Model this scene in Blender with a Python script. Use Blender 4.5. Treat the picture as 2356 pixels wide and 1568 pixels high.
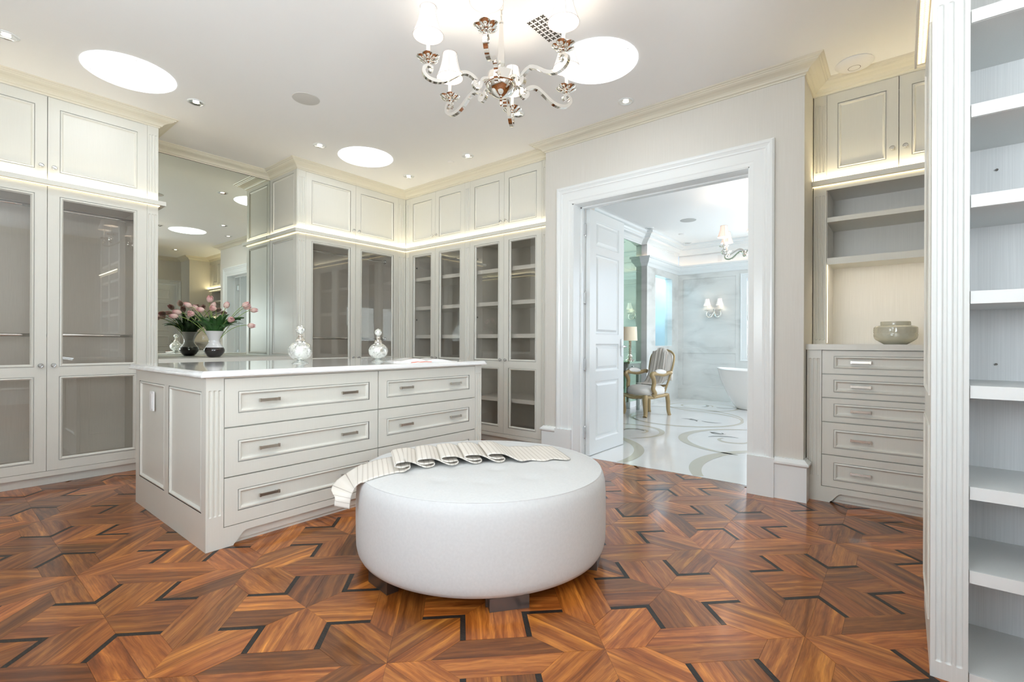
import bpy, bmesh, math, random
from math import sin, cos, pi, radians, sqrt, atan2, hypot
from mathutils import Vector, Matrix
random.seed(7)
S = bpy.context.scene
for o in list(bpy.data.objects):
    bpy.data.objects.remove(o)

# ---------------------------------------------------------------- camera
cd = bpy.data.cameras.new('camera')
cam = bpy.data.objects.new('camera', cd); S.collection.objects.link(cam)
YAW = 0.6823
cd.sensor_width = 36.0
cd.lens = 1106.96 / 2356 * 36.0
cd.shift_y = 4.57 / 2356
cd.clip_start = 0.02; cd.clip_end = 200
cam.matrix_world = Matrix.Translation((0, 0, 1.07)) @ Matrix.Rotation(YAW - pi / 2, 4, 'Z') @ Matrix.Rotation(pi / 2, 4, 'X') @ Matrix.Rotation(0.0038, 4, 'Z')
S.camera = cam
S.view_settings.view_transform = 'Standard'
S.view_settings.look = 'None'
S.view_settings.gamma = 1.0
S.view_settings.use_curve_mapping = False
S.view_settings.exposure = 1.17

# ---------------------------------------------------------------- world and daylight
W = bpy.data.worlds.new('sky'); S.world = W; W.use_nodes = True
wn = W.node_tree.nodes; wl = W.node_tree.links
bg = wn['Background']
sky = wn.new('ShaderNodeTexSky'); sky.sky_type = 'HOSEK_WILKIE'; sky.turbidity = 4.0
sky.sun_direction = (-0.4, 0.5, 0.75)
wl.new(sky.outputs[0], bg.inputs[0]); bg.inputs[1].default_value = 3.0
try:
    S.cycles.max_bounces = 14; S.cycles.diffuse_bounces = 7; S.cycles.glossy_bounces = 6
    S.cycles.transmission_bounces = 8; S.cycles.transparent_max_bounces = 16
    S.cycles.sample_clamp_indirect = 6.0; S.cycles.caustics_reflective = False; S.cycles.caustics_refractive = False
    S.cycles.use_denoising = True
    S.cycles.use_adaptive_sampling = True; S.cycles.adaptive_threshold = 0.012
except Exception:
    pass

def area_light(name, loc, rot, sx, sy, power, col):
    l = bpy.data.lights.new(name, 'AREA'); l.shape = 'RECTANGLE'; l.size = sx; l.size_y = sy; l.energy = power; l.color = col
    o = bpy.data.objects.new(name, l); S.collection.objects.link(o); o.location = loc; o.rotation_euler = rot
    return o
# daylight entering by the two bathroom windows (the far one in view, one beside it behind the door wall)
K_WIN = 25.0
area_light('window_daylight', (9.62, 1.55, 1.55), (0, radians(90), 0), 1.5, 1.3, K_WIN, (0.93, 0.97, 1.0))
area_light('window_daylight_side', (6.6, 0.50, 1.55), (radians(90), 0, 0), 2.2, 1.6, K_WIN * 0.62, (0.93, 0.97, 1.0))
# daylight through the closet's own window, in the wall behind the camera
area_light('window_daylight_closet', (-.30, -1.80, 1.60), (radians(138), 0, 0), 1.8, 1.45, 50.0, (0.88, 0.96, 1.0))
area_light('added_fill_closet_side', (-1.47, 1.3, 1.60), (0, radians(-138), 0), 1.45, 1.7, 42.0, (0.88, 0.96, 1.0))  # added fill from the left, put in to brighten the door wall
SKYLIGHT = 3.2      # radiance of the tubular skylight diffusers
LED = 5.0            # radiance of the warm strips above and below the ledges

# ---------------------------------------------------------------- materials
def mat(name):
    m = bpy.data.materials.new(name); m.use_nodes = True
    return m, m.node_tree.nodes, m.node_tree.links, m.node_tree.nodes['Principled BSDF']
def basic(name, col, rough=0.5, metal=0.0, spec=0.5, coat=0.0):
    m, n, l, b = mat(name)
    b.inputs['Base Color'].default_value = (*col, 1); b.inputs['Roughness'].default_value = rough
    b.inputs['Metallic'].default_value = metal; b.inputs['Specular IOR Level'].default_value = spec
    b.inputs['Coat Weight'].default_value = coat; b.inputs['Coat Roughness'].default_value = 0.08
    return m
def noisy(name, c1, c2, scale=(1, 1, 1), nscale=5.0, rough=0.5, detail=4.0, bump=0.0, spec=0.5, coat=0.0, coords='Object', lo=0.3, hi=0.7):
    m, n, l, b = mat(name)
    tc = n.new('ShaderNodeTexCoord'); mp = n.new('ShaderNodeMapping'); mp.inputs['Scale'].default_value = scale
    nz = n.new('ShaderNodeTexNoise'); nz.inputs['Scale'].default_value = nscale; nz.inputs['Detail'].default_value = detail
    cr = n.new('ShaderNodeValToRGB'); cr.color_ramp.elements[0].color = (*c1, 1); cr.color_ramp.elements[1].color = (*c2, 1)
    cr.color_ramp.elements[0].position = lo; cr.color_ramp.elements[1].position = hi
    l.new(tc.outputs[coords], mp.inputs[0]); l.new(mp.outputs[0], nz.inputs[0]); l.new(nz.outputs[0], cr.inputs[0]); l.new(cr.outputs[0], b.inputs['Base Color'])
    b.inputs['Roughness'].default_value = rough; b.inputs['Specular IOR Level'].default_value = spec
    b.inputs['Coat Weight'].default_value = coat; b.inputs['Coat Roughness'].default_value = 0.05
    if bump:
        bp_ = n.new('ShaderNodeBump'); bp_.inputs['Strength'].default_value = bump; bp_.inputs['Distance'].default_value = 0.002
        l.new(nz.outputs[0], bp_.inputs['Height']); l.new(bp_.outputs[0], b.inputs['Normal'])
    return m
def emit(name, col, strength):
    m, n, l, b = mat(name)
    b.inputs['Base Color'].default_value = (0.8, 0.8, 0.8, 1)
    b.inputs['Emission Color'].default_value = (*col, 1); b.inputs['Emission Strength'].default_value = strength
    return m

CREAM = noisy('cream_cabinet_paint', (.715, .71, .655), (.735, .73, .675), (60, 60, 1.2), 6, .33, 3, 0)
WHITE = basic('white_gloss_trim', (.82, .855, .865), .22)
CROWN = basic('cream_crown_paint', (.74, .71, .60), .4)
PAPER = noisy('strie_wallpaper', (.66, .64, .595), (.705, .69, .65), (90, 90, .8), 5, .6, 3)
CEIL = basic('ceiling_paint', (.92, .93, .93), .8, spec=.2)
INNER = noisy('cabinet_interior', (.66, .635, .59), (.72, .695, .65), (50, 50, 1), 6, .45, 3)
SHELFW = noisy('shelf_interior_paint', (.73, .725, .71), (.79, .785, .77), (70, 70, .8), 5, .42, 3)
EDGE = basic('shelf_edge_paint', (.76, .76, .73), .35)
EDGE2 = basic('shelf_edge_dimmed', (.66, .68, .68), .32)  # shelf edge paint darkened and cooled to offset strong window light on the tower
TOWER = noisy('cream_paint_dimmed', (.60, .615, .605), (.63, .645, .635), (60, 60, 1.2), 6, .33, 3)  # copy of the cabinet cream, dimmed in colour against the over-bright window light
TBACK = noisy('shelf_interior_dimmed', (.63, .645, .66), (.70, .715, .73), (70, 70, .8), 5, .45, 3)  # shelf interior paint again, dimmer light put into its colour
GAP = basic('shadow_gap', (.06, .05, .04), .9)
NICKEL = basic('polished_nickel', (.88, .85, .80), .045, 1.0)
BRUSHED = basic('brushed_nickel', (.62, .57, .51), .24, 1.0)
CHROME = basic('chrome', (.80, .81, .82), .09, 1.0)
DARKM = basic('dark_metal', (.16, .14, .13), .3, .9)
BRASSY = basic('gilt_wood', (.42, .31, .16), .38, .35)
PLASTIC = basic('white_plastic', (.86, .86, .86), .4)
OTTO = noisy('white_upholstery', (.64, .65, .655), (.675, .685, .69), (1, 1, 1), 90, .62, 2, .03, .3)
MARBLE_TOP = noisy('white_marble_top', (.80, .80, .80), (.90, .91, .92), (1.2, 5, 1), 2.5, .08, 8, 0, .5, .6, lo=.35, hi=.6)
MARBLE_FLOOR = noisy('white_marble_floor', (.80, .80, .79), (.86, .865, .86), (1, 1, 1), 1.4, .12, 8, 0, .5, .3)
INLAY_BEIGE = basic('beige_marble_inlay', (.57, .55, .46), .14)
INLAY_GREY = basic('grey_marble_inlay', (.24, .25, .24), .16)
LINEN = noisy('linen', (.76, .73, .67), (.84, .81, .76), (1, 1, 1), 160, .85, 2, .15, .1)
IVORY = basic('ivory_upholstery', (.86, .84, .80), .75, spec=.2)
BLACKG = basic('black_glass', (.012, .008, .010), .05, 0, .6, 1.0)
MILKG = basic('milk_glass', (.84, .84, .86), .06, 0, .6, .6)
LEAF = noisy('tulip_leaf', (.025, .085, .022), (.06, .17, .045), (1, 1, 1), 22, .42, 3)
STEM = basic('tulip_stem', (.28, .42, .10), .5)
ORANGE = basic('orange_ribbon', (.80, .10, .005), .6, spec=.2)
PAGE = basic('magazine_page', (.84, .84, .84), .35)
SHELFDARK = basic('dark_shelf_pin', (.12, .11, .10), .4, .6)

def glass_pane():
    m, n, l, b = mat('bronze_tinted_glass'); n.remove(b)
    out = n['Material Output']; tr = n.new('ShaderNodeBsdfTransparent'); gl = n.new('ShaderNodeBsdfGlossy'); mx = n.new('ShaderNodeMixShader')
    tr.inputs[0].default_value = (.93, .92, .905, 1); gl.inputs['Roughness'].default_value = .0; gl.inputs[0].default_value = (.95, .97, .96, 1)
    fr = n.new('ShaderNodeFresnel'); fr.inputs[0].default_value = 1.9
    ge = n.new('ShaderNodeNewGeometry'); iv = n.new('ShaderNodeMath'); iv.operation = 'SUBTRACT'; iv.inputs[0].default_value = 1.0; l.new(ge.outputs['Backfacing'], iv.inputs[1])
    mm = n.new('ShaderNodeMath'); mm.operation = 'MULTIPLY'; l.new(fr.outputs[0], mm.inputs[0]); l.new(iv.outputs[0], mm.inputs[1])
    l.new(mm.outputs[0], mx.inputs[0]); l.new(tr.outputs[0], mx.inputs[1]); l.new(gl.outputs[0], mx.inputs[2]); l.new(mx.outputs[0], out.inputs[0])
    return m
GLASS = glass_pane()
def clear_glass(name, tint, ior=1.5):
    m, n, l, b = mat(name); n.remove(b)
    out = n['Material Output']; tr = n.new('ShaderNodeBsdfTransparent'); gl = n.new('ShaderNodeBsdfGlossy'); mx = n.new('ShaderNodeMixShader')
    tr.inputs[0].default_value = (*tint, 1); gl.inputs['Roughness'].default_value = .02
    fr = n.new('ShaderNodeFresnel'); fr.inputs[0].default_value = ior
    ge = n.new('ShaderNodeNewGeometry'); iv = n.new('ShaderNodeMath'); iv.operation = 'SUBTRACT'; iv.inputs[0].default_value = 1.0; l.new(ge.outputs['Backfacing'], iv.inputs[1])
    mm = n.new('ShaderNodeMath'); mm.operation = 'MULTIPLY'; l.new(fr.outputs[0], mm.inputs[0]); l.new(iv.outputs[0], mm.inputs[1])
    l.new(mm.outputs[0], mx.inputs[0]); l.new(tr.outputs[0], mx.inputs[1]); l.new(gl.outputs[0], mx.inputs[2]); l.new(mx.outputs[0], out.inputs[0])
    return m
CLEAR = clear_glass('window_glass', (.97, .98, .98))
SHOWER = clear_glass('shower_glass', (.88, .94, .95))
def mirror(name, col):
    m, n, l, b = mat(name); n.remove(b)
    gl = n.new('ShaderNodeBsdfGlossy'); gl.inputs[0].default_value = (*col, 1); gl.inputs['Roughness'].default_value = 0.0
    l.new(gl.outputs[0], n['Material Output'].inputs[0]); return m
MIRROR = mirror('mirror_silvering', (.80, .835, .765))
MIRROR_G = mirror('green_tinted_mirror', (.62, .80, .68))
def crystal():
    m, n, l, b = mat('crystal')
    b.inputs['Base Color'].default_value = (.9, .92, .92, 1); b.inputs['Roughness'].default_value = .03; b.inputs['Transmission Weight'].default_value = .75; b.inputs['IOR'].default_value = 1.5
    return m
CRYSTAL = crystal()
def mercury():
    m, n, l, b = mat('mercury_glass')
    tc = n.new('ShaderNodeTexCoord')
    nz = n.new('ShaderNodeTexNoise'); nz.inputs['Scale'].default_value = 38; nz.inputs['Detail'].default_value = 6; nz.inputs['Distortion'].default_value = 1.5
    cr = n.new('ShaderNodeValToRGB'); e = cr.color_ramp.elements
    e[0].position = .30; e[0].color = (.18, .16, .13, 1); e[1].position = .40; e[1].color = (.80, .82, .78, 1); e.new(.7).color = (.93, .95, .92, 1)
    l.new(tc.outputs['Object'], nz.inputs[0]); l.new(nz.outputs[0], cr.inputs[0]); l.new(cr.outputs[0], b.inputs['Base Color'])
    n2 = n.new('ShaderNodeTexNoise'); n2.inputs['Scale'].default_value = 14; n2.inputs['Detail'].default_value = 5
    l.new(tc.outputs['Object'], n2.inputs[0])
    c2 = n.new('ShaderNodeValToRGB'); c2.color_ramp.elements[0].position = .4; c2.color_ramp.elements[1].position = .6
    c2.color_ramp.elements[0].color = (.25, .25, .25, 1); c2.color_ramp.elements[1].color = (.8, .8, .8, 1)
    l.new(n2.outputs[0], c2.inputs[0]); l.new(c2.outputs[0], b.inputs['Metallic'])
    b.inputs['Roughness'].default_value = .16; b.inputs['Coat Weight'].default_value = 1; b.inputs['Coat Roughness'].default_value = .03
    return m
MERCURY = mercury()
def shade_mat(name, col, strength, base):
    m, n, l, b = mat(name)
    b.inputs['Base Color'].default_value = (*base, 1); b.inputs['Roughness'].default_value = .8
    b.inputs['Emission Color'].default_value = (*col, 1); b.inputs['Emission Strength'].default_value = strength
    return m
SHADE = shade_mat('lit_lamp_shade', (1, .93, .86), 0.22, (.66, .64, .62))
SHADE_PINK = shade_mat('lit_blush_shade', (1, .72, .58), 0.30, (.78, .66, .60))
SHADE_LAMP = shade_mat('table_lamp_shade', (1, .86, .62), 0.10, (.78, .70, .55))
PIPING = basic('shade_piping', (.52, .46, .42), .7)
DIFF = emit('skylight_diffuser', (.93, .975, 1.0), SKYLIGHT)
DIFFRIM = emit('skylight_rim_glow', (.93, .97, 1.0), 1.0)
CANLIGHT = emit('downlight_lamp', (1, .88, .72), 6.0)
BULB = emit('candle_bulb', (1, .84, .66), 14.0)
LEDM = emit('warm_led_strip', (1, .80, .45), 1.8)
LEDTOP = emit('warm_led_uplight', (1, .85, .58), 7.0)
LEDTOP2 = emit('warm_led_uplight_niche', (1, .82, .50), 14.0)
LEDSOFT = emit('warm_niche_led', (1, .83, .60), 9.0)
LEDDOT = emit('led_dot', (1, .88, .62), 5.0)
BLUELED = emit('blue_indicator', (.25, .3, 1), 3)

def marble_wall():
    m, n, l, b = mat('veined_marble_cladding')
    tc = n.new('ShaderNodeTexCoord'); mp = n.new('ShaderNodeMapping'); mp.inputs['Rotation'].default_value = (radians(35), 0, 0); mp.inputs['Scale'].default_value = (1, .7, 2.6)
    nz = n.new('ShaderNodeTexNoise'); nz.inputs['Scale'].default_value = 1.5; nz.inputs['Detail'].default_value = 9; nz.inputs['Distortion'].default_value = .8
    cr = n.new('ShaderNodeValToRGB'); e = cr.color_ramp.elements
    e[0].position = .28; e[0].color = (.56, .57, .555, 1); e[1].position = .62; e[1].color = (.76, .775, .76, 1); e.new(.42).color = (.70, .715, .70, 1)
    l.new(tc.outputs['Object'], mp.inputs[0]); l.new(mp.outputs[0], nz.inputs[0]); l.new(nz.outputs[0], cr.inputs[0]); l.new(cr.outputs[0], b.inputs['Base Color'])
    b.inputs['Roughness'].default_value = .13; return m
MARBLE_WALL = marble_wall()

def parquet():
    m, n, l, b = mat('walnut_parquet')
    uv = n.new('ShaderNodeUVMap'); uv.uv_map = 'grain'
    at = n.new('ShaderNodeAttribute'); at.attribute_name = 'tone'
    mp = n.new('ShaderNodeMapping'); mp.inputs['Scale'].default_value = (1.3, 34, 1)
    l.new(uv.outputs[0], mp.inputs[0])
    mpd = n.new('ShaderNodeMapping'); mpd.inputs['Scale'].default_value = (1.6, 5.0, 1); l.new(uv.outputs[0], mpd.inputs[0])
    big = n.new('ShaderNodeTexNoise'); big.inputs['Scale'].default_value = 1.6; big.inputs['Detail'].default_value = 3; l.new(mpd.outputs[0], big.inputs[0])
    wv = n.new('ShaderNodeMixRGB'); wv.blend_type = 'ADD'; wv.inputs[0].default_value = 1.0
    sc = n.new('ShaderNodeVectorMath'); sc.operation = 'SCALE'; sc.inputs['Scale'].default_value = 2.4; l.new(big.outputs['Color'], sc.inputs[0])
    l.new(mp.outputs[0], wv.inputs[1]); l.new(sc.outputs[0], wv.inputs[2])
    g1 = n.new('ShaderNodeTexNoise'); g1.inputs['Scale'].default_value = 1.0; g1.inputs['Detail'].default_value = 6; g1.inputs['Roughness'].default_value = .62; l.new(wv.outputs[0], g1.inputs[0])
    cr = n.new('ShaderNodeValToRGB'); e = cr.color_ramp.elements
    e[0].position = .30; e[0].color = (.135, .034, .0045, 1); e[1].position = .74; e[1].color = (.62, .235, .038, 1)
    e.new(.44).color = (.235, .066, .010, 1); e.new(.57).color = (.365, .118, .021, 1)
    l.new(g1.outputs[0], cr.inputs[0])
    mpf = n.new('ShaderNodeMapping'); mpf.inputs['Scale'].default_value = (9, 240, 1); l.new(uv.outputs[0], mpf.inputs[0])
    fine = n.new('ShaderNodeTexNoise'); fine.inputs['Scale'].default_value = 1.0; fine.inputs['Detail'].default_value = 3; l.new(mpf.outputs[0], fine.inputs[0])
    fr = n.new('ShaderNodeMapRange'); fr.inputs[1].default_value = .3; fr.inputs[2].default_value = .7; fr.inputs[3].default_value = .82; fr.inputs[4].default_value = 1.12; l.new(fine.outputs[0], fr.inputs[0])
    m1 = n.new('ShaderNodeMixRGB'); m1.blend_type = 'MULTIPLY'; m1.inputs[0].default_value = 1; l.new(cr.outputs[0], m1.inputs[1]); l.new(at.outputs['Color'], m1.inputs[2])
    m2 = n.new('ShaderNodeMixRGB'); m2.blend_type = 'MULTIPLY'; m2.inputs[0].default_value = 1; l.new(m1.outputs[0], m2.inputs[1]); l.new(fr.outputs[0], m2.inputs[2])
    l.new(m2.outputs[0], b.inputs['Base Color'])
    b.inputs['Roughness'].default_value = .36; b.inputs['Specular IOR Level'].default_value = .22
    b.inputs['Coat Weight'].default_value = .55; b.inputs['Coat Roughness'].default_value = .12
    return m
PARQUET = parquet()
EBONY = noisy('ebony_inlay', (.010, .008, .007), (.030, .024, .020), (20, 4, 1), 8, .38, 4, 0, .2, .15)
def throw_mat():
    m, n, l, b = mat('striped_linen_throw')
    uv = n.new('ShaderNodeUVMap'); uv.uv_map = 'grain'
    sep = n.new('ShaderNodeSeparateXYZ'); l.new(uv.outputs[0], sep.inputs[0])
    md = n.new('ShaderNodeMath'); md.operation = 'FRACT'; mu = n.new('ShaderNodeMath'); mu.operation = 'MULTIPLY'; mu.inputs[1].default_value = 42
    l.new(sep.outputs[0], mu.inputs[0]); l.new(mu.outputs[0], md.inputs[0])
    cr = n.new('ShaderNodeValToRGB'); cr.color_ramp.interpolation = 'LINEAR'; e = cr.color_ramp.elements
    e[0].position = 0; e[0].color = (.42, .37, .33, 1); e[1].position = .05; e[1].color = (.42, .37, .33, 1); e.new(.09).color = (.72, .68, .62, 1); e.new(.6).color = (.77, .73, .68, 1); e.new(1).color = (.70, .66, .60, 1)
    l.new(md.outputs[0], cr.inputs[0]); l.new(cr.outputs[0], b.inputs['Base Color']); b.inputs['Roughness'].default_value = .85; b.inputs['Specular IOR Level'].default_value = .15
    return m
THROW = throw_mat()
def tulip_mat():
    m, n, l, b = mat('tulip_petal')
    tc = n.new('ShaderNodeTexCoord'); sep = n.new('ShaderNodeSeparateXYZ'); l.new(tc.outputs['Object'], sep.inputs[0])
    mr = n.new('ShaderNodeMapRange'); mr.inputs[1].default_value = -.005; mr.inputs[2].default_value = .055; l.new(sep.outputs[2], mr.inputs[0])
    cr = n.new('ShaderNodeValToRGB'); e = cr.color_ramp.elements
    e[0].color = (.86, .62, .54, 1); e[1].color = (.82, .40, .42, 1); e.new(.45).color = (.88, .66, .60, 1)
    l.new(mr.outputs[0], cr.inputs[0]); l.new(cr.outputs[0], b.inputs['Base Color']); b.inputs['Roughness'].default_value = .5
    b.inputs['Subsurface Weight'].default_value = 0.0
    return m
TULIP = tulip_mat()
def foliage_out():
    return noisy('garden_foliage', (.05, .12, .03), (.30, .42, .20), (1, 1, 1), 6, .8, 5)
GARDEN = foliage_out()

# ---------------------------------------------------------------- mesh building
class M:
    def __init__(s): s.v = []; s.f = []; s.sm = False
    def add(s, vs, fs):
        k = len(s.v); s.v += [tuple(p) for p in vs]; s.f += [tuple(i + k for i in f) for f in fs]; return s
    def box(s, x0, x1, y0, y1, z0, z1):
        if x0 > x1: x0, x1 = x1, x0
        if y0 > y1: y0, y1 = y1, y0
        if z0 > z1: z0, z1 = z1, z0
        return s.add([(x0,y0,z0),(x1,y0,z0),(x1,y1,z0),(x0,y1,z0),(x0,y0,z1),(x1,y0,z1),(x1,y1,z1),(x0,y1,z1)],
                     [(0,3,2,1),(4,5,6,7),(0,1,5,4),(1,2,6,5),(2,3,7,6),(3,0,4,7)])
    def quad(s, a, b, c, d): return s.add([a, b, c, d], [(0, 1, 2, 3)])
    def lathe(s, prof, c=(0, 0, 0), n=24, axis='z', cap=True, squash=None):
        vs = []
        for r, z in prof:
            for i in range(n):
                a = 2 * pi * i / n; x, y = r * cos(a), r * sin(a)
                p = (x, y, z) if axis == 'z' else ((x, z, y) if axis == 'y' else (z, x, y))
                vs.append((p[0] + c[0], p[1] + c[1], p[2] + c[2]))
        fs = []
        for j in range(len(prof) - 1):
            for i in range(n):
                k = (i + 1) % n
                fs.append((j * n + i, j * n + k, (j + 1) * n + k, (j + 1) * n + i))
        if cap:
            if prof[0][0] > 1e-5: fs.append(tuple(range(n - 1, -1, -1)))
            if prof[-1][0] > 1e-5: fs.append(tuple((len(prof) - 1) * n + i for i in range(n)))
        s.sm = True
        return s.add(vs, fs)
    def tube(s, pts, r, n=8, closed=False, cap=True):
        pts = [Vector(p) for p in pts]; N = len(pts); rs = r if isinstance(r, (list, tuple)) else [r] * N
        vs = []; up = None
        for i, p in enumerate(pts):
            if closed: t = (pts[(i + 1) % N] - pts[i - 1])
            else: t = (pts[min(i + 1, N - 1)] - pts[max(i - 1, 0)])
            t.normalize()
            if up is None:
                up = Vector((0, 0, 1)) if abs(t.z) < .9 else Vector((1, 0, 0))
                up = (up - t * up.dot(t)).normalized()
            else:
                up = (up - t * up.dot(t))
                up = up.normalized() if up.length > 1e-6 else Vector((1, 0, 0))
            b = t.cross(up)
            for k in range(n):
                a = 2 * pi * k / n
                vs.append(tuple(p + (up * cos(a) + b * sin(a)) * rs[i]))
        fs = []
        for i in range(N if closed else N - 1):
            j = (i + 1) % N
            for k in range(n):
                m_ = (k + 1) % n; fs.append((i * n + k, i * n + m_, j * n + m_, j * n + k))
        if cap and not closed: fs += [tuple(range(n - 1, -1, -1)), tuple((N - 1) * n + k for k in range(n))]
        s.sm = True
        return s.add(vs, fs)
    def strip(s, pts, width_dir, w, th):   # rectangular bar following pts (plane curve), width along width_dir
        pts = [Vector(p) for p in pts]; wd = Vector(width_dir).normalized(); N = len(pts); vs = []
        ws = w if isinstance(w, (list, tuple)) else [w] * N; ts = th if isinstance(th, (list, tuple)) else [th] * N
        for i, p in enumerate(pts):
            t = (pts[min(i + 1, N - 1)] - pts[max(i - 1, 0)]).normalized(); nn = wd.cross(t).normalized()
            for a, b in ((-1, -1), (1, -1), (1, 1), (-1, 1)):
                vs.append(tuple(p + wd * a * ws[i] / 2 + nn * b * ts[i] / 2))
        fs = []
        for i in range(N - 1):
            for k in range(4):
                m_ = (k + 1) % 4; fs.append((i * 4 + k, i * 4 + m_, (i + 1) * 4 + m_, (i + 1) * 4 + k))
        fs += [(3, 2, 1, 0), tuple((N - 1) * 4 + k for k in range(4))]
        return s.add(vs, fs)
    def prism(s, poly, a0, a1, axis='y'):   # poly in the two other axes
        n = len(poly); vs = []
        for a in (a0, a1):
            for p, q in poly: vs.append((p, a, q) if axis == 'y' else ((a, p, q) if axis == 'x' else (p, q, a)))
        return s.add(vs, [tuple(range(n)), tuple(range(2 * n - 1, n - 1, -1))] + [(i, n + i, n + (i + 1) % n, (i + 1) % n) for i in range(n)])
    def rings(s, x0, x1, z0, z1, prof, cap=True):
        vs = []
        for i, y in prof: vs += [(x0 + i, y, z0 + i), (x1 - i, y, z0 + i), (x1 - i, y, z1 - i), (x0 + i, y, z1 - i)]
        fs = []
        for j in range(len(prof) - 1):
            for k in range(4):
                m_ = (k + 1) % 4; fs.append((j * 4 + k, j * 4 + m_, (j + 1) * 4 + m_, (j + 1) * 4 + k))
        if cap: j = len(prof) - 1; fs.append(tuple(j * 4 + k for k in range(4)))
        return s.add(vs, fs)
    def plate(s, x0, x1, z0, z1, holes, y=0.0, th=0.02):   # holes share one x range
        if not holes: s.box(x0, x1, y, y + th, z0, z1); return s
        hx0, hx1 = holes[0][0], holes[0][1]
        s.box(x0, hx0, y, y + th, z0, z1); s.box(hx1, x1, y, y + th, z0, z1)
        zz = z0
        for h in sorted(holes, key=lambda h: h[2]):
            s.box(hx0, hx1, y, y + th, zz, h[2]); zz = h[3]
        s.box(hx0, hx1, y, y + th, zz, z1)
        return s
    def fluted(s, x0, x1, z0, z1, f0, f1, n=3, depth=.006, th=.02, back=None):
        w = x1 - x0; pitch = w * .27; r = pitch * .34; cx = (x0 + x1) / 2; K = 8
        xs = [x0]; cs = [cx + (k - (n - 1) / 2) * pitch for k in range(n)]
        for c in cs: xs += [c + r * -cos(pi * k / K) for k in range(K + 1)]
        xs.append(x1); E = 5
        zs = [z0, f0] + [f0 + r * (1 - cos(pi / 2 * k / E)) for k in range(1, E + 1)] + [f1 - r * (1 - cos(pi / 2 * k / E)) for k in range(E, 0, -1)] + [f1, z1]
        vs = []
        for z in zs:
            for x in xs:
                d = 0
                for c in cs:
                    if abs(x - c) <= r and f0 <= z <= f1:
                        dz = max(0, f0 + r - z, z - (f1 - r)) ; q = ((x - c) / r) ** 2 + (dz / r) ** 2
                        d = depth * sqrt(max(0, 1 - q))
                vs.append((x, d, z))
        nx = len(xs); fs = []
        for j in range(len(zs) - 1):
            for i in range(nx - 1): fs.append((j * nx + i, j * nx + i + 1, (j + 1) * nx + i + 1, (j + 1) * nx + i))
        s.add(vs, fs)
        b = th if back is None else back
        s.quad((x0, 0, z0), (x0, 0, z1), (x0, b, z1), (x0, b, z0)); s.quad((x1, 0, z0), (x1, b, z0), (x1, b, z1), (x1, 0, z1))
        s.quad((x0, 0, z1), (x1, 0, z1), (x1, b, z1), (x0, b, z1)); s.quad((x0, 0, z0), (x0, b, z0), (x1, b, z0), (x1, 0, z0))
        return s
    def sweep(s, path, prof, closed=False):
        """prof: (out, z) pairs; path: xy points; 'out' is to the right of travel; mitred corners"""
        P = [Vector((p[0], p[1])) for p in path]; N = len(P); vs = []
        for i, p in enumerate(P):
            def nrm(a, b): d = (b - a).normalized(); return Vector((d.y, -d.x))
            if closed: n1, n2 = nrm(P[i - 1], p), nrm(p, P[(i + 1) % N])
            else:
                n1 = nrm(P[i - 1], p) if i > 0 else nrm(p, P[i + 1]); n2 = nrm(p, P[i + 1]) if i < N - 1 else n1
            mt = (n1 + n2) / (1 + n1.dot(n2))
            for o, z in prof: q = p + mt * o; vs.append((q.x, q.y, z))
        k = len(prof); fs = []
        for i in range(N if closed else N - 1):
            j = (i + 1) % N
            for a in range(k - 1): fs.append((i * k + a, j * k + a, j * k + a + 1, i * k + a + 1))
        if not closed: fs += [tuple(range(k)), tuple((N - 1) * k + a for a in range(k - 1, -1, -1))]
        return s.add(vs, fs)
    def tf(s, mtx):
        s.v = [tuple(mtx @ Vector(p)) for p in s.v]; return s

def mesh_of(m, name, material, smooth=None, angle=40):
    me = bpy.data.meshes.new(name); me.from_pydata(m.v, [], m.f); me.validate()
    bm = bmesh.new(); bm.from_mesh(me); bmesh.ops.recalc_face_normals(bm, faces=bm.faces); bm.to_mesh(me); bm.free()
    if material: me.materials.append(material)
    if smooth or (smooth is None and m.sm):
        me.shade_smooth()
        try: me.set_sharp_from_angle(angle=radians(angle))
        except Exception: pass
    me.update(); return me
def link(name, me, parent=None, loc=(0, 0, 0), rot=(0, 0, 0)):
    o = bpy.data.objects.new(name, me); S.collection.objects.link(o); o.location = loc; o.rotation_euler = rot
    if parent: o.parent = parent
    return o
def obj(name, m, material, parent=None, loc=(0, 0, 0), rot=(0, 0, 0), smooth=None, angle=40, label=None):
    o = link(name, mesh_of(m, name, material, smooth, angle), parent, loc, rot)
    if label: o['label'] = label
    return o
def struct(name, m, material, parent=None, **k):
    o = obj(name, m, material, parent, **k)
    if not parent: o['kind'] = 'structure'
    return o
def structE(name, loc=(0, 0, 0), rz=0):
    o = bpy.data.objects.new(name, None); S.collection.objects.link(o); o.location = loc; o.rotation_euler = (0, 0, rz); o['kind'] = 'structure'; return o
def tag(o, label, cat, group=None):
    o['label'] = label; o['category'] = cat
    if group: o['group'] = group
    return o
def thing(name, label, cat, loc=(0, 0, 0), rz=0.0, group=None):
    o = bpy.data.objects.new(name, None); S.collection.objects.link(o); o.location = loc; o.rotation_euler = (0, 0, rz)
    return tag(o, label, cat, group)
def copy_tree(o, parent=None):
    c = o.copy(); S.collection.objects.link(c)
    if parent: c.parent = parent
    for ch in [x for x in bpy.data.objects if x.parent == o]: copy_tree(ch, c)
    return c
CACHE = {}
def cached(key, fn):
    if key not in CACHE: CACHE[key] = fn()
    return CACHE[key]

# ================================================================ DIMENSIONS
ZC = 2.967; YF = 4.937; XC = 3.913; XW = 3.782; YE = .522; YL = 2.664; YM = 5.554
Z_DT = 2.888; Z_DB = .105; LT, LB = 2.262, 2.227
XL, YB = -1.42, -1.75

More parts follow.
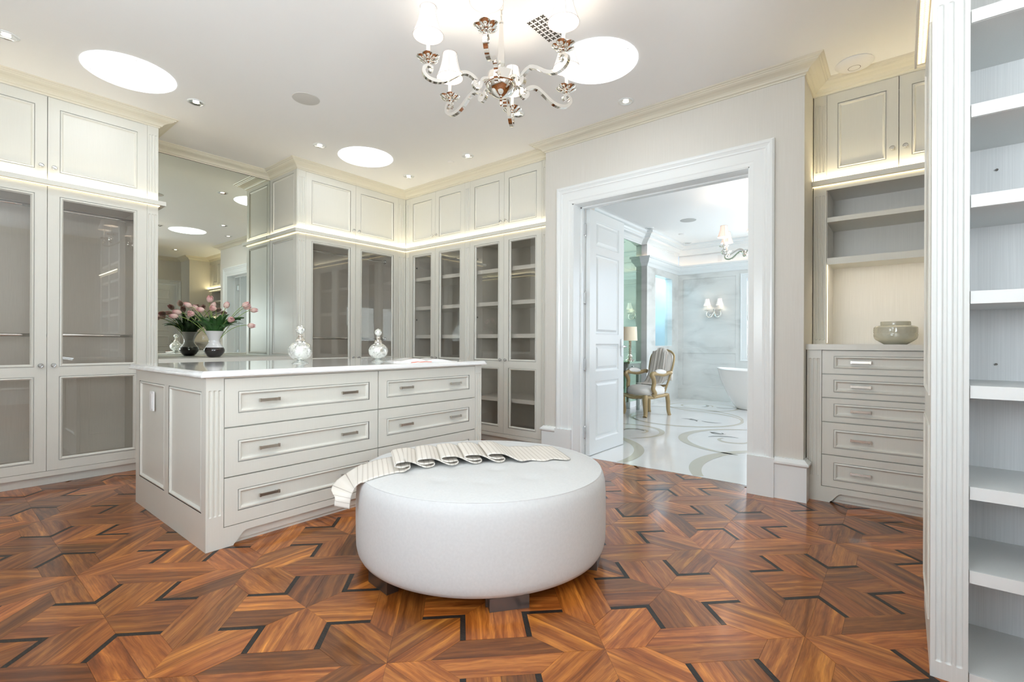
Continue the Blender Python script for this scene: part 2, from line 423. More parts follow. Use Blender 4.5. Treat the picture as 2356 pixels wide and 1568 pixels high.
# ================================================================ FLOORS
fb = M().box(XL - .1, 3.945, YB - .1, 5.65, -.10, -.012).box(3.945, 4.75, -1.9, .54, -.10, -.012)
floor = struct('floor', fb, GAP)
A_ = .53; X0, Y0 = .455, .275
C_, T_, S_ = .157, .028, .39; W_ = (S_ - C_ - T_) / 2
XR0, XR1, YR0, YR1 = -.62, 3.945, -.62, 5.0
def clip(poly, x0, x1, y0, y1):
    def cut(P, f, g):
        out = []
        for i in range(len(P)):
            a, b = P[i - 1], P[i]; fa, fb_ = f(a), f(b)
            if (fa >= 0) != (fb_ >= 0):
                t = fa / (fa - fb_); out.append((a[0] + (b[0] - a[0]) * t, a[1] + (b[1] - a[1]) * t))
            if fb_ >= 0: out.append(b)
        return out
    for f in (lambda p: p[0] - x0, lambda p: x1 - p[0], lambda p: p[1] - y0, lambda p: y1 - p[1]):
        poly = cut(poly, f, None)
        if len(poly) < 3: return []
    return poly
def inset(poly, d):
    n = len(poly); out = []
    ar = sum(poly[i][0] * poly[(i + 1) % n][1] - poly[(i + 1) % n][0] * poly[i][1] for i in range(n))
    sg = 1 if ar > 0 else -1
    for i in range(n):
        a, b, c = Vector(poly[i - 1]), Vector(poly[i]), Vector(poly[(i + 1) % n])
        u, v = (b - a), (c - b)
        if u.length < 1e-6 or v.length < 1e-6: return poly
        u.normalize(); v.normalize()
        n1 = Vector((-u.y, u.x)) * sg; n2 = Vector((-v.y, v.x)) * sg
        k = 1 + n1.dot(n2); q = b + (n1 + n2) / max(k, .35) * d; out.append((q.x, q.y))
    return out
def rotp(p, k):
    for _ in range(k % 4): p = (-p[1], p[0])
    return p
blocks = []; inl = []
halfarm = [(0, 0), (W_, W_), (W_, A_ - C_ - T_ - W_), (0, A_ - C_ - T_)]
quadr = [(0, 0), (C_, 0), ((S_ + C_) / 2, (S_ - C_) / 2), (S_ / 2, S_ / 2)]
plank = [(W_, W_), (W_ + A_ - S_, W_), (A_ - W_, S_ - W_), (A_ - W_, A_ - W_)]
chev = [(0, C_), ((S_ - C_) / 2, (S_ + C_) / 2), ((S_ - C_ - T_) / 2, (S_ + C_ + T_) / 2), (0, C_ + T_), (-(S_ - C_ - T_) / 2, (S_ + C_ + T_) / 2), (-(S_ - C_) / 2, (S_ + C_) / 2)]
def mir(P): return [(p[1], p[0]) for p in P]
for i in range(-3, 8):
    for j in range(-3, 11):
        cx, cy = X0 + A_ * i, Y0 + A_ * j
        isA = (i + j) % 2 == 0
        for k in range(4):
            def pl(P): return [(cx + rotp(p, k)[0], cy + rotp(p, k)[1]) for p in P]
            base = k * pi / 2
            if isA:
                blocks.append((pl(quadr), base + pi / 4)); blocks.append((pl(mir(quadr)), base + pi / 4))
                inl.append((pl(chev), base))
            else:
                blocks.append((pl(halfarm), base + pi / 2)); blocks.append((pl([(-p[0], p[1]) for p in halfarm]), base + pi / 2))
                if k in (0, 1) :
                    blocks.append((pl(plank), base + pi / 4)); blocks.append((pl(mir(plank)), base + pi / 4))
def project(x, y, z):
    d = Vector((x, y, z - 1.07)); w = d.x * cos(YAW) + d.y * sin(YAW); r = d.x * sin(YAW) - d.y * cos(YAW)
    if w < .05: return None
    return 1178 + 1107 * r / w, 788.6 - 1107 * d.z / w
def hidden(x, y):
    if y > YF - .01 or (x > 3.9 and (y > 2.62 or y < .55)): return True
    if .95 < x < 2.93 and 2.78 < y < 3.93: return True
    if x > 2.1 and x < 2.58 and y < -.1: return True
    return False
def seen_size(P):
    q = [project(x, y, 0) for x, y in P]
    if any(a is None for a in q): return 0
    cu = sum(a[0] for a in q) / len(q); cv = sum(a[1] for a in q) / len(q)
    if not (-40 < cu < 2180 and cv < 1640): return 0
    if all(hidden(x, y) for x, y in P): return 0
    # behind the ottoman
    return abs(sum(q[i - 1][0] * q[i][1] - q[i][0] * q[i - 1][1] for i in range(len(q)))) / 2
def piece(P, ang, rnd, th=.011):
    P2 = inset(P, .00035)
    dz = rnd.uniform(-.0003, .0002)
    n = len(P2); vs = [(x, y, dz) for x, y in P2] + [(x, y, -th) for x, y in P2]
    ar = sum(P2[i - 1][0] * P2[i][1] - P2[i][0] * P2[i - 1][1] for i in range(n))
    if ar < 0: top = tuple(range(n - 1, -1, -1))
    else: top = tuple(range(n))
    fs = [top] + [(i, (i + 1) % n, n + (i + 1) % n, n + i) for i in range(n)]
    t = rnd.choice([.56, .70, .83, .95, 1.0, 1.08, 1.2, 1.36]) * rnd.uniform(.93, 1.07)
    tone = (t, t * rnd.uniform(.93, 1.08), t * rnd.uniform(.85, 1.15))
    ox, oy = rnd.uniform(0, 60), rnd.uniform(0, 60)
    ca, sa = cos(-ang), sin(-ang)
    uv = [(x * ca - y * sa + ox, x * sa + y * ca + oy) for x, y, z in vs]
    return vs, fs, uv, tone
def build_pieces(name, plist, material, seed, origin=None):
    V, F, U, T = [], [], [], []
    for vs, fs, uv, tone in plist:
        k = len(V); V += vs; F += [tuple(i + k for i in f) for f in fs]; U += uv; T += [tone] * len(vs)
    me = bpy.data.meshes.new(name)
    if origin: V = [(x - origin[0], y - origin[1], z) for x, y, z in V]
    me.from_pydata(V, [], F); me.materials.append(material)
    ul = me.uv_layers.new(name='grain')
    idx = [0] * len(me.loops); me.loops.foreach_get('vertex_index', idx)
    flat = [c for i in idx for c in U[i]]; ul.data.foreach_set('uv', flat)
    ca = me.attributes.new('tone', 'FLOAT_COLOR', 'POINT'); ca.data.foreach_set('color', [c for t in T for c in (*t, 1)])
    return me
rnd = random.Random(11)
# light-toned boards that the photograph shows, by place
LIGHT = [((.62, 1.75), 1.75), ((1.2, 1.55), 1.35), ((.30, 1.45), 1.2), ((.05, 3.98), 1.6), ((2.7, -.05), 1.2)]
fin = []
for P, ang in blocks:
    P = clip(P, XR0, XR1, YR0, YR1)
    if len(P) < 3: continue
    cx = sum(p[0] for p in P) / len(P); cy = sum(p[1] for p in P) / len(P)
    ar = abs(sum(P[i - 1][0] * P[i][1] - P[i][0] * P[i - 1][1] for i in range(len(P)))) / 2
    if ar < 2e-5: continue
    fin.append((seen_size(P), piece(P, ang, rnd), (cx, cy)))
fin.sort(key=lambda a: -a[0])
for s_, pc, c in fin[:290]:
    link('parquet_block', build_pieces('parquet_block', [pc], PARQUET, 0, c), floor, (c[0], c[1], 0))
rest = link('parquet_field', build_pieces('parquet_field', [pc for s_, pc, c in fin[290:]], PARQUET, 0), floor); rest['kind'] = 'stuff'
il = []
for P, ang in inl:
    c0 = (sum(p[0] for p in P) / 6, sum(p[1] for p in P) / 6)
    if not (XR0 < c0[0] < XR1 - .05 and YR0 < c0[1] < YR1): continue
    Q = P if all(p[0] < XR1 - .005 for p in P) else clip(P, XR0 - 1, XR1, YR0 - 1, YR1 + 1)
    il.append((seen_size(Q), piece(Q, ang, rnd), c0))
for s_, pc, c in il:
    if s_ > 25: link('ebony_chevron', build_pieces('ebony_chevron', [pc], EBONY, 0, c), floor, (c[0], c[1], 0.0001))
r2 = [pc for s_, pc, c in il if s_ <= 25]
if r2: o = link('ebony_chevron_field', build_pieces('ebony_chevron_field', r2, EBONY, 0), floor, (0, 0, .0001)); o['kind'] = 'stuff'
# the plain walnut margin out of view behind the camera and under the cabinets
mg = [([(XL, YB), (XR0, YB), (XR0, 5.6), (XL, 5.6)], 0), ([(XR0, YB), (4.7, YB), (4.7, YR0), (XR0, YR0)], 0), ([(XR0, YR1), (3.945, YR1), (3.945, 5.6), (XR0, 5.6)], 0), ([(3.945, YR0), (4.7, YR0), (4.7, .5), (3.945, .5)], 0)]
o = link('parquet_margin', build_pieces('parquet_margin', [piece(P, a, rnd) for P, a in mg], PARQUET, 0), floor)

# ---- bathroom floor with scroll inlays
bfloor = struct('floor_bathroom', M().box(3.955, 9.45, .5, 3.6, -.10, .0).box(8.0, 9.3, 3.6, 4.1, -.1, 0), MARBLE_FLOOR)
obj('threshold_strip', M().box(3.945, 3.955, .86, 2.36, -.012, .0015), CHROME, floor)
def arc(cx, cy, r, a0, a1, w0, w1, n=28):
    vs = []; fs = []
    for i in range(n + 1):
        t = i / n; a = radians(a0 + (a1 - a0) * t); w = (w0 + (w1 - w0) * sin(pi * t)) / 2
        vs += [(cx + (r - w) * cos(a), cy + (r - w) * sin(a), .0012), (cx + (r + w) * cos(a), cy + (r + w) * sin(a), .0012)]
    for i in range(n): fs.append((2 * i, 2 * i + 1, 2 * i + 3, 2 * i + 2))
    m = M().add(vs, fs); return m
for a in ((4.52, .33 + .03, 1.07, 50, 121, .08, .12), (5.75, 1.2, .79, 20, 178, .03, .10), (6.96, 2.45, .76, 100, 300, .03, .07), (6.96, 2.45, .76, -60, 20, .02, .05),
          (4.14, 2.95, .99, -100, -20, .07, .10), (5.45, 2.71, .5, -140, 60, .02, .07), (8.37, 2.64, .55, 0, 359, .02, .05), (7.0, 2.75, 1.05, -76, 62, .02, .05),
          (5.68, 1.45, .15, 60, 300, .02, .05), (6.71, 2.67, .41, 10, 150, .015, .04), (5.53, 2.56, .16, -120, 120, .02, .04), (8.45, 2.75, .25, -90, 170, .02, .04)):
    obj('scroll_inlay', arc(*a), INLAY_BEIGE, bfloor)
for a in ((6.72, 2.37, .17, -80, 30, .01, .05), (7.0, 2.02, .22, 140, 215, .01, .05), (5.66, 1.52, .22, -20, 75, .01, .05), (6.25, 1.66, .25, 140, 190, .01, .05),
          (8.48, 2.81, .22, -130, -40, .01, .05), (8.62, 2.33, .2, 150, 230, .01, .04), (5.53, 2.56, .12, -60, 110, .01, .04), (6.02, 1.72, .06, 0, 330, .01, .03), (6.9, 2.28, .06, 20, 260, .01, .03)):
    obj('leaf_inlay', arc(*a), INLAY_GREY, bfloor)

# ================================================================ WALLS, CEILINGS
struct('ceiling', M().box(XL - .1, 3.95, YB - .1, 5.65, ZC, ZC + .12).box(3.95, 4.75, YB - .1, .545, ZC, ZC + .12).box(3.95, 4.6, 2.66, 5.65, ZC, ZC + .12), CEIL)
struct('ceiling_bathroom', M().box(3.95, 9.45, .545, 2.66, ZC, ZC + .12).box(4.6, 9.45, 2.66, 3.6, ZC, ZC + .12).box(8.0, 9.3, 3.6, 4.1, ZC, ZC + .12), CEIL)
struct('wall_back', M().box(XL - .1, 4.6, YM + .004, 5.65, 0, ZC), PAPER)
struct('wall_left', M().box(XL - .1, XL, YB, .42, 0, ZC).box(XL - .1, XL, 2.18, YM, 0, ZC).box(XL - .1, XL, .42, 2.18, 0, .82).box(XL - .1, XL, .42, 2.18, 2.38, ZC), PAPER)
w5 = structE('window_added')  # added unseen window, made up to carry the fill from the left
obj('window_frame', M().box(XL - .03, XL + .02, .42, .49, .82, 2.38).box(XL - .03, XL + .02, 2.11, 2.18, .82, 2.38).box(XL - .03, XL + .01, 1.26, 1.34, .82, 2.38).box(XL - .03, XL + .02, .49, 2.11, .82, .89).box(XL - .03, XL + .02, .49, 2.11, 2.31, 2.38), WHITE, w5)
struct('wall_front', M().box(XL - .1, -1.27, YB - .1, YB, 0, ZC).box(.67, 2.80, YB - .1, YB, 0, ZC).box(-1.27, .67, YB - .1, YB, 0, .82).box(-1.27, .67, YB - .1, YB, 2.38, ZC).box(2.80, 3.70, YB - .1, YB, 2.36, ZC).box(3.70, 4.75, YB - .1, YB, 0, ZC), PAPER)
w4 = structE('window_4')
obj('window_frame', M().box(-1.27, -1.20, YB - .03, YB + .02, .82, 2.38).box(.60, .67, YB - .03, YB + .02, .82, 2.38).box(-.34, -.26, YB - .03, YB + .01, .82, 2.38).box(-1.20, .60, YB - .03, YB + .02, .82, .89).box(-1.20, .60, YB - .03, YB + .02, 2.31, 2.38), WHITE, w4)
struct('wall_niche_end', M().box(3.77, 4.75, YB, -1.2, 0, ZC), PAPER)
struct('wall_niche_back', M().box(4.62, 4.75, -1.2, .545, 0, ZC), PAPER)
# the wall with the double doorway
struct('wall_right', M().box(XW, 3.99, .545, .865, 0, ZC).box(XW, 4.75, YE, .545, 0, ZC).box(XW, 3.99, 2.352, YL, 0, ZC).box(XW, 3.99, .865, 2.352, 2.352, ZC), PAPER)
struct('wall_right_return', M().box(3.99, 4.62, YL - .06, YL, 0, ZC).box(4.50, 4.62, YL, YM, 0, ZC), PAPER)

# door 1: jamb lining, casing and plinth blocks round the double doorway
d1 = structE('door_1')
obj('door_jamb', M().box(3.775, 3.99, .86, .872, 0, 2.35).box(3.775, 3.99, 2.345, 2.36, 0, 2.35).box(3.775, 3.99, .86, 2.36, 2.34, 2.355)
    .box(3.90, 3.935, .872, .884, 0, 2.34).box(3.90, 3.935, 2.333, 2.345, 0, 2.34).box(3.90, 3.935, .872, 2.345, 2.328, 2.34), WHITE, d1)
cas = [(0, .0), (0, .022), (.012, .030), (.024, .030), (.030, .026), (.045, .020), (.056, .022), (.062, .017), (.075, .015), (.13, .015), (.138, .012), (.165, .010), (.165, 0)]
def casing(y0, y1, ztop, zbot, x_, sgn=-1):
    """casing round an opening in a wall facing -x; profile (inward offset, proud)"""
    m = M(); vs = []
    for ins, pr_ in cas:
        x = x_ + sgn * pr_
        vs += [(x, y1 - ins, zbot), (x, y1 - ins, ztop - ins), (x, y0 + ins, ztop - ins), (x, y0 + ins, zbot)]
    fs = []
    for j in range(len(cas) - 1):
        for k in range(3): fs.append((j * 4 + k, j * 4 + k + 1, (j + 1) * 4 + k + 1, (j + 1) * 4 + k))
    return m.add(vs, fs)
obj('door_casing', casing(.70, 2.525, 2.513, .276, XW), WHITE, d1, smooth=False)
for y0, y1 in ((.695, .868), (2.357, 2.53)):
    obj('plinth_block', M().box(XW - .036, XW, y0, y1, 0, .276), WHITE, d1)
# leaves
LEAFP = [(.115, .60, .13, .70), (.115, .60, .79, 1.06), (.115, .60, 1.15, 1.93), (.115, .60, 2.00, 2.245)]
def leaf_mesh():
    m = M(); w, h, th = .71, 2.335, .045
    for side in (0, 1):
        y0 = 0 if side == 0 else th; sg = 1 if side == 0 else -1
        # stiles and rails
        for a in ((0, .115, 0, h), (.60, w, 0, h)): m.box(a[0], a[1], min(y0, y0 + sg * .0225), max(y0, y0 + sg * .0225), a[2], a[3])
        zz = 0
        for hl in LEAFP:
            m.box(.115, .60, min(y0, y0 + sg * .0225), max(y0, y0 + sg * .0225), zz, hl[2]); zz = hl[3]
        m.box(.115, .60, min(y0, y0 + sg * .0225), max(y0, y0 + sg * .0225), zz, h)
        for hl in LEAFP:
            m.rings(*hl, [(0, y0), (.004, y0 + sg * .002), (.012, y0 + sg * .010), (.020, y0 + sg * .012), (.028, y0 + sg * .012), (.050, y0 + sg * .004)])
    return m
lm = mesh_of(leaf_mesh(), 'door_leaf', WHITE)
def hinge(parent, z, x, y, sgn):
    m = M().lathe([(.0, -.065), (.006, -.062), (.0085, -.055), (.0085, .055), (.006, .062), (0, .065)], (x, y, z), 12)
    m.box(x - .002, x + .038, y + .002 * sgn, y + .006 * sgn, z - .05, z + .05).box(x - .038, x - .002, y + .002 * sgn, y + .006 * sgn, z - .05, z + .05)
    for k in (-.04, -.013, .013, .04): m.lathe([(.0035, 0), (.0035, .003)], (x + .022 + .006 * (k > 0), y - .002 * sgn, z + k), 8, axis='y')
    return obj('hinge', m, CHROME, parent, angle=30)
for (y, sgn) in ((2.300, 1), (.872, -1)):
    lf = link('door_leaf', lm, d1, (3.998, y if sgn > 0 else y, .006), (0, 0, 0))
    # lever handle on its backplate near the free edge
    for sd in ((-1, 0), (1, .045)):
        hm = M().box(.645, .68, sd[1] + sd[0] * .0, sd[1] + sd[0] * .008, .93, 1.11)
        hm.tube([(.662, sd[1], 1.03), (.662, sd[1] + sd[0] * .05, 1.03), (.655, sd[1] + sd[0] * .055, 1.03), (.56, sd[1] + sd[0] * .055, 1.03)], .009, 8)
        obj('lever_handle', hm, CHROME, lf)
    for z in (.225, .867, 1.499, 2.144): hinge(d1, z, 3.985, (2.343 if sgn > 0 else .874), -sgn)
# rear door (seen only in the mirror)
d2 = structE('door_2')
def casing_y(x0, x1, ztop, y_):
    vs = []; fs = []
    for ins, pr_ in cas:
        k = ins * .6
        vs += [(x0 + k, y_ + pr_, 0), (x0 + k, y_ + pr_, ztop - k), (x1 - k, y_ + pr_, ztop - k), (x1 - k, y_ + pr_, 0)]
    for j in range(len(cas) - 1):
        for k in range(3): fs.append((j * 4 + k, j * 4 + k + 1, (j + 1) * 4 + k + 1, (j + 1) * 4 + k))
    return M().add(vs, fs)
obj('door_casing', casing_y(2.72, 3.768, 2.46, YB), WHITE, d2, smooth=False)
def leaf2():
    m = M(); m.box(0, .87, 0, .02, 0, 2.35)
    m2 = M()
    for hl in ((.13, .74, .2, .85), (.13, .74, .95, 1.2), (.13, .74, 1.3, 1.95), (.13, .74, 2.02, 2.25)):
        m.rings(*hl, [(0, .0201), (.008, .028), (.02, .030), (.03, .0201)], cap=False)
    return m
lf = obj('door_leaf', leaf2(), WHITE, d2, (2.815, YB - .04, .005))
obj('lever_handle', M().box(.775, .815, .02, .03, .9, 1.1).tube([(.795, .02, 1.0), (.795, .07, 1.0), (.69, .07, 1.0)], .01, 8), CHROME, lf)

# baseboards, crown, ledges
BB = [(0, 0), (.022, 0), (.022, .232), (.026, .238), (.036, .246), (.036, .258), (.024, .268), (.012, .280), (.012, .285), (0, .285)]
struct('baseboard_right', M().sweep([(XW, .695), (XW, YE), (3.87, YE)], BB), WHITE, smooth=False)
struct('baseboard_right', M().sweep([(XC, YL), (XW, YL), (XW, 2.53)], BB), WHITE, smooth=False)
struct('baseboard_left', M().sweep([(XL, YB), (XL, YF)], [(p[0], p[1]) for p in BB]), WHITE, smooth=False)
struct('baseboard_front', M().sweep([(2.72, YB), (XL, YB)], BB), WHITE, smooth=False)
CR = [(0, 2.890), (.007, 2.890), (.009, 2.898), (.016, 2.902), (.022, 2.904), (.026, 2.912), (.036, 2.922), (.054, 2.931), (.074, 2.937), (.088, 2.944), (.092, 2.950), (.100, 2.951), (.104, 2.957), (.116, 2.960), (.121, 2.9668), (0, 2.9668)]
struct('trim_1', M().sweep([(XL, YB), (XL, YF), (1.28, YF), (1.28, YM), (2.497, YM), (2.497, YF), (XC, YF), (XC, YL)], CR), CROWN, smooth=False)
struct('trim_2', M().sweep([(XC, YL), (XW, YL), (XW, YE), (4.176, YE), (4.176, -1.2), (3.77, -1.2), (3.77, YB), (XL, YB)], CR), CROWN, smooth=False)
def ledge(name, path, w=.045):
    t = struct(name, M().sweep(path, [(0, LB), (w, LB), (w, LT), (0, LT)]), CREAM, smooth=False)
    obj('light_strip', M().sweep(path, [(.008, LT), (.008, LT + .004), (.026, LT + .004), (.026, LT)]), LEDTOP2 if name == 'trim_5' else LEDTOP, t, smooth=False)
    obj('light_strip', M().sweep(path, [(.004, LB), (.004, LB - .003), (.010, LB - .003), (.010, LB)]), LEDM, t, smooth=False)
    return t
ledge('trim_3', [(-1.40, YF), (1.28, YF), (1.28, YM - .01)])
ledge('trim_4', [(2.497, YM - .01), (2.497, YF), (XC, YF), (XC, YL + .001)])
ledge('trim_5', [(4.176, YE - .001), (4.176, -1.199)])

# mirror between the wardrobes
mi = obj('wall_mirror', M().box(1.285, 2.487, YM - .006, YM, .921, 2.886), MIRROR)
tag(mi, 'tall frameless wall mirror between the two wardrobes, above the low counter', 'mirror')
mi2 = obj('gap_shade_strip', M().box(1.283, 2.494, YM - .007, YM, 2.886, 2.8895), GAP, mi)  # dark strip standing for the shade in the gap under the crown

# ================================================================ CABINET PARTS (local frame: x along the front, y into the cabinet, z up)
MP = [(0, 0), (0, .006), (.0028, .006), (.0045, .0005), (.012, -.001), (.016, .002), (.019, .007), (.022, .010)]
def door_panel(w, h, ins=(.065, .065, .073, .076)):
    a = (ins[0], w - ins[1], ins[2], h - ins[3])
    m = M().plate(0, w, 0, h, [a]); m.rings(*a, MP + [(.030, .0105)]); return m
def door_glass(w, h):
    m = M(); hs = [(.065, w - .065, .067, .700), (.065, w - .065, .770, h - .065)]
    m.plate(0, w, 0, h, hs)
    for a in hs: m.rings(*a, MP + [(.022, .020)], cap=False)
    return m
def panes(w, h):
    return [M().box(.080, w - .080, .0125, .0155, .080, .687), M().box(.080, w - .080, .0125, .0155, .785, h - .080)]
def knob_m():
    m = M().lathe([(.0, 0), (.009, 0), (.009, .003), (.004, .005), (.004, .014)], (0, 0, 0), 14, axis='y')
    m.v = [(x, -y, z) for x, y, z in m.v]; return m
def crystal_m():
    m = M().lathe([(.004, .012), (.011, .015), (.016, .021), (.0165, .025), (.013, .031), (.006, .034), (0, .0345)], (0, 0, 0), 10, axis='y')
    m.v = [(x, -y, z) for x, y, z in m.v]; m.sm = False; return m
def add_knob(door, x, z):
    k = link('knob', cached('knob', lambda: mesh_of(crystal_m(), 'knob', CRYSTAL, False)), door, (x, 0, z))
    kb = cached('knobbase', lambda: mesh_of(knob_m(), 'knob_base', CHROME)); link('knob_base', kb, door, (x, 0, z))
G_ = .0018
def add_door(cab, x0, x1, z0, z1, kind, knob_side, kz):
    w, h = x1 - x0 - 2 * G_, z1 - z0 - 2 * G_
    key = (kind, round(w, 4), round(h, 4))
    me = cached(key, lambda: mesh_of(door_panel(w, h) if kind == 'panel' else door_glass(w, h), 'door', CREAM, False))
    d = link('door', me, cab, (x0 + G_, 0, z0 + G_))
    if kind == 'glass':
        for i in (0, 1):
            link('glass_pane', cached(('pane', i) + key, lambda: mesh_of(panes(w, h)[i], 'glass_pane', GLASS)), d)
    add_knob(d, .033 if knob_side < 0 else w - .033, kz - z0)
    return d
def apron(m_front, x0, x1, left=True, right=True):
    """bracketed apron board z 0..Z_DB with a recessed board behind"""
    H_ = Z_DB - .001; t = .066; P = [(x0, 0)]
    def foot(x, s): return [(x + s * .048, 0), (x + s * .052, .008), (x + s * .062, .016), (x + s * .072, .026), (x + s * .074, .034), (x + s * .080, .036), (x + s * .084, .044), (x + s * .098, .058), (x + s * .112, t)]
    P += foot(x0, 1) if left else [(x0, t)]
    P += list(reversed(foot(x1, -1))) if right else [(x1, t)]
    if right: P += [(x1, 0)]
    P += [(x1, H_), (x0, H_)]
    if not left: P = P[1:]
    m_front.prism(P, 0, .02)
    m_front.box(x0, x1, .032, .045, 0, t + .02)
    return m_front
def pilaster(cab, x0, x1, z0, z1, f0, f1, **k):
    return obj('fluted_pilaster', M().fluted(x0, x1, z0, z1, f0, f1, **k), CREAM, cab, smooth=True, angle=50)
def carcass(w0, w1, dep, extra=()):
    m = M()
    m.box(w0, w0 + .018, .021, dep, 0.02, ZC - .005).box(w1 - .018, w1, .021, dep, .02, ZC - .005)
    m.box(w0, w1, dep - .015, dep, .02, ZC - .005).box(w0, w1, .021, dep, .085, .103).box(w0, w1, .021, dep, 2.200, 2.262).box(w0, w1, .021, dep, 2.90, 2.92)
    for e in extra: m.box(*e)
    return m
def rod(cab, x0, x1, z, y=.24):
    m = M().tube([(x0, y, z), (x1, y, z)], .0145, 14)
    for x, s in ((x0, 1), (x1, -1)): m.tube([(x, y, z), (x + s * .006, y, z)], .028, 16).tube([(x + s * .006, y, z), (x + s * .03, y, z)], .019, 14)
    return obj('hanging_rod', m, CHROME, cab)

def wardrobe(label, x0, pil_l, d0, d1_, d2_, pil_r, loc=(0, 0, 0), rz=0, inside='rods', rodx=None, grp=None):
    c = thing('wardrobe', label, 'wardrobe', loc, rz, grp)
    xa = pil_l[0] if pil_l else d0; xb = pil_r[1] if pil_r else d2_
    dep = .612 if inside == 'rods' else .582
    obj('carcass', carcass(d0 - .001, d2_ + .001, dep), INNER, c)
    obj('frieze', M().box(xa, xb, 0, .02, Z_DT, ZC - .001), CREAM, c)
    for (a, b, s) in ((d0, d1_, 1), (d1_, d2_, -1)):
        add_door(c, a, b, LT + .001, Z_DT, 'panel', s, 2.360)
        add_door(c, a, b, Z_DB, LB - .003, 'glass', s, .889)
    for p in (pil_l, pil_r):
        if p:
            pilaster(c, p[0], p[1], LT, Z_DT, 2.335, 2.82, n=3)
            pilaster(c, p[0], p[1], Z_DB - .001, LB, .17, 2.15, n=3)
    obj('apron', apron(M(), xa, xb), CREAM, c)
    if inside == 'rods':
        r0, r1 = rodx if rodx else (d0 + .018, d2_ - .018)
        rod(c, r0, r1, 2.105); rod(c, r0, r1, 1.117)
    else:
        for zt in (1.882, 1.52, 1.166, .479):
            obj('shelf', M().box(d0 + .018, d2_ - .018, .05, dep - .015, zt - .042, zt), EDGE, c)
        for x in (d0 + .022, d2_ - .022):
            for z in (2.02, 1.36): obj('shelf_pin', M().tube([(x - .004, .10, z), (x + .004, .10, z)], .010, 8), SHELFDARK, c)
    return c
# back wall, left of the mirror
w1 = wardrobe('tall cream wardrobe with glass doors and chrome rods left of the wall mirror', 0, (-.100, -.013), -.013, .595, 1.203, (1.203, 1.28), (0, YF, 0), 0, 'rods')
obj('end_panel', M().box(1.262, 1.28, .021, .612, 0, ZC - .001), CREAM, w1)
w0 = wardrobe('tall cream wardrobe left of the one beside the mirror, at the room corner', 0, None, -1.316, -.709, -.103, None, (0, YF, 0), 0, 'rods')
obj('end_panel', M().box(-1.419, -1.318, 0, .02, 0, ZC - .001), CREAM, w0)
# back wall, right of the mirror
w2 = wardrobe('cream wardrobe with glass doors and two chrome rods between mirror and room corner', 0, (2.499, 2.587), 2.587, 3.191, 3.793, (3.793, 3.911), (0, YF, 0), 0, 'rods', (2.61, 3.775))
ep = M().box(2.497, 2.515, .021, .612, 0, ZC - .001)
obj('end_panel', ep, CREAM, w2)
for (z0, z1) in ((2.300, 2.86), (.935, 2.18)):
    q = M().plate(0, .612, 0, z1 - z0 + .06, [(.065, .547, .03, z1 - z0 + .03 - .0)], th=.008); q.rings(.065, .547, .03, z1 - z0 + .03, [(0, 0), (0, .003), (.006, .0), (.012, -.001), (.018, .004), (.022, .007)])
    obj('side_panel', q, CREAM, w2, (2.489, .612, z0 - .03), (0, 0, -pi / 2), smooth=False)
# right wall run: shelves behind glass
wx1 = wardrobe('cream glass-front shelf cupboard in the room corner behind the island', 0, None, .080, .562, 1.060, (1.060, 1.143), (XC, YF, 0), -pi / 2, 'shelves')
wx2 = wardrobe('cream glass-front shelf cupboard beside the double doorway', 0, None, 1.143, 1.643, 2.137, (2.137, 2.245), (XC, YF, 0), -pi / 2, 'shelves')
pilaster(wx1, .003, .080, LT, Z_DT, 2.335, 2.82); pilaster(wx1, .003, .080, Z_DB - .001, LB, .17, 2.15)

# low counter under the mirror
lc = thing('low_cabinet', 'low cream counter cabinet under the mirror, holding the tulip vase', 'cabinet', (0, YF, 0))
obj('body', M().box(1.283, 2.495, .02, .605, .02, .882), CREAM, lc)
obj('counter_slab', M().box(1.283, 2.486, -.012, .608, .883, .921), CREAM, lc)
for a, b in ((1.290, 1.888), (1.892, 2.486)):
    for z0, z1 in ((.11, .36), (.365, .615), (.62, .88)):
        dr = obj('drawer', door_panel(b - a - .003, z1 - z0 - .003, (.05, .05, .05, .05)), CREAM, lc, (a, 0, z0), smooth=False)
obj('apron', apron(M(), 1.283, 2.495), CREAM, lc)

# ================================================================ ISLAND
HB = {}
def handle_mesh(w=.108):
    m = M().box(-w / 2, w / 2, -.030, -.020, -.0075, .0075)
    for s in (-1, 1):
        m.box(s * w / 2 - .006 * (s > 0) - .001, s * w / 2 + .006 * (s < 0) + .001, -.032, -.018, -.009, .009)
        m.box(s * (w / 2 - .012) - .004, s * (w / 2 - .012) + .004, -.022, 0, -.004, .004)
    return m
HM = mesh_of(handle_mesh(), 'handle', BRUSHED)
def drawer(par, x0, x1, z0, z1, hx, ins):
    d = obj('drawer', door_panel(x1 - x0 - .0045, z1 - z0 - .0045, ins), CREAM, par, (x0 + .00225, 0, z0 + .00225), smooth=False)
    for x in hx: link('handle', HM, d, (x - x0 - .002, .010, (z0 + z1) / 2 - z0))
    return d
IX0, IX1, IY0, IY1 = .913, 2.961, 2.734, 3.980
isl = thing('island', 'large cream closet island with six drawers and a fluted corner post', 'island', (0, IY0, 0))
dI = IY1 - IY0
obj('body', M().box(.935, IX1 - .02, .022, dI - .02, .02, .884), CREAM, isl)
obj('apron', apron(M(), .996, 2.885), CREAM, isl)
obj('top_rail', M().box(.912, IX1, -.0005, .02, .880, .8875), CREAM, isl)
pilaster(isl, .913, .996, 0, .880, .170, .820, depth=.006, th=.03)
pilaster(isl, 2.885, IX1, 0, .880, .170, .820, depth=.006, th=.03)
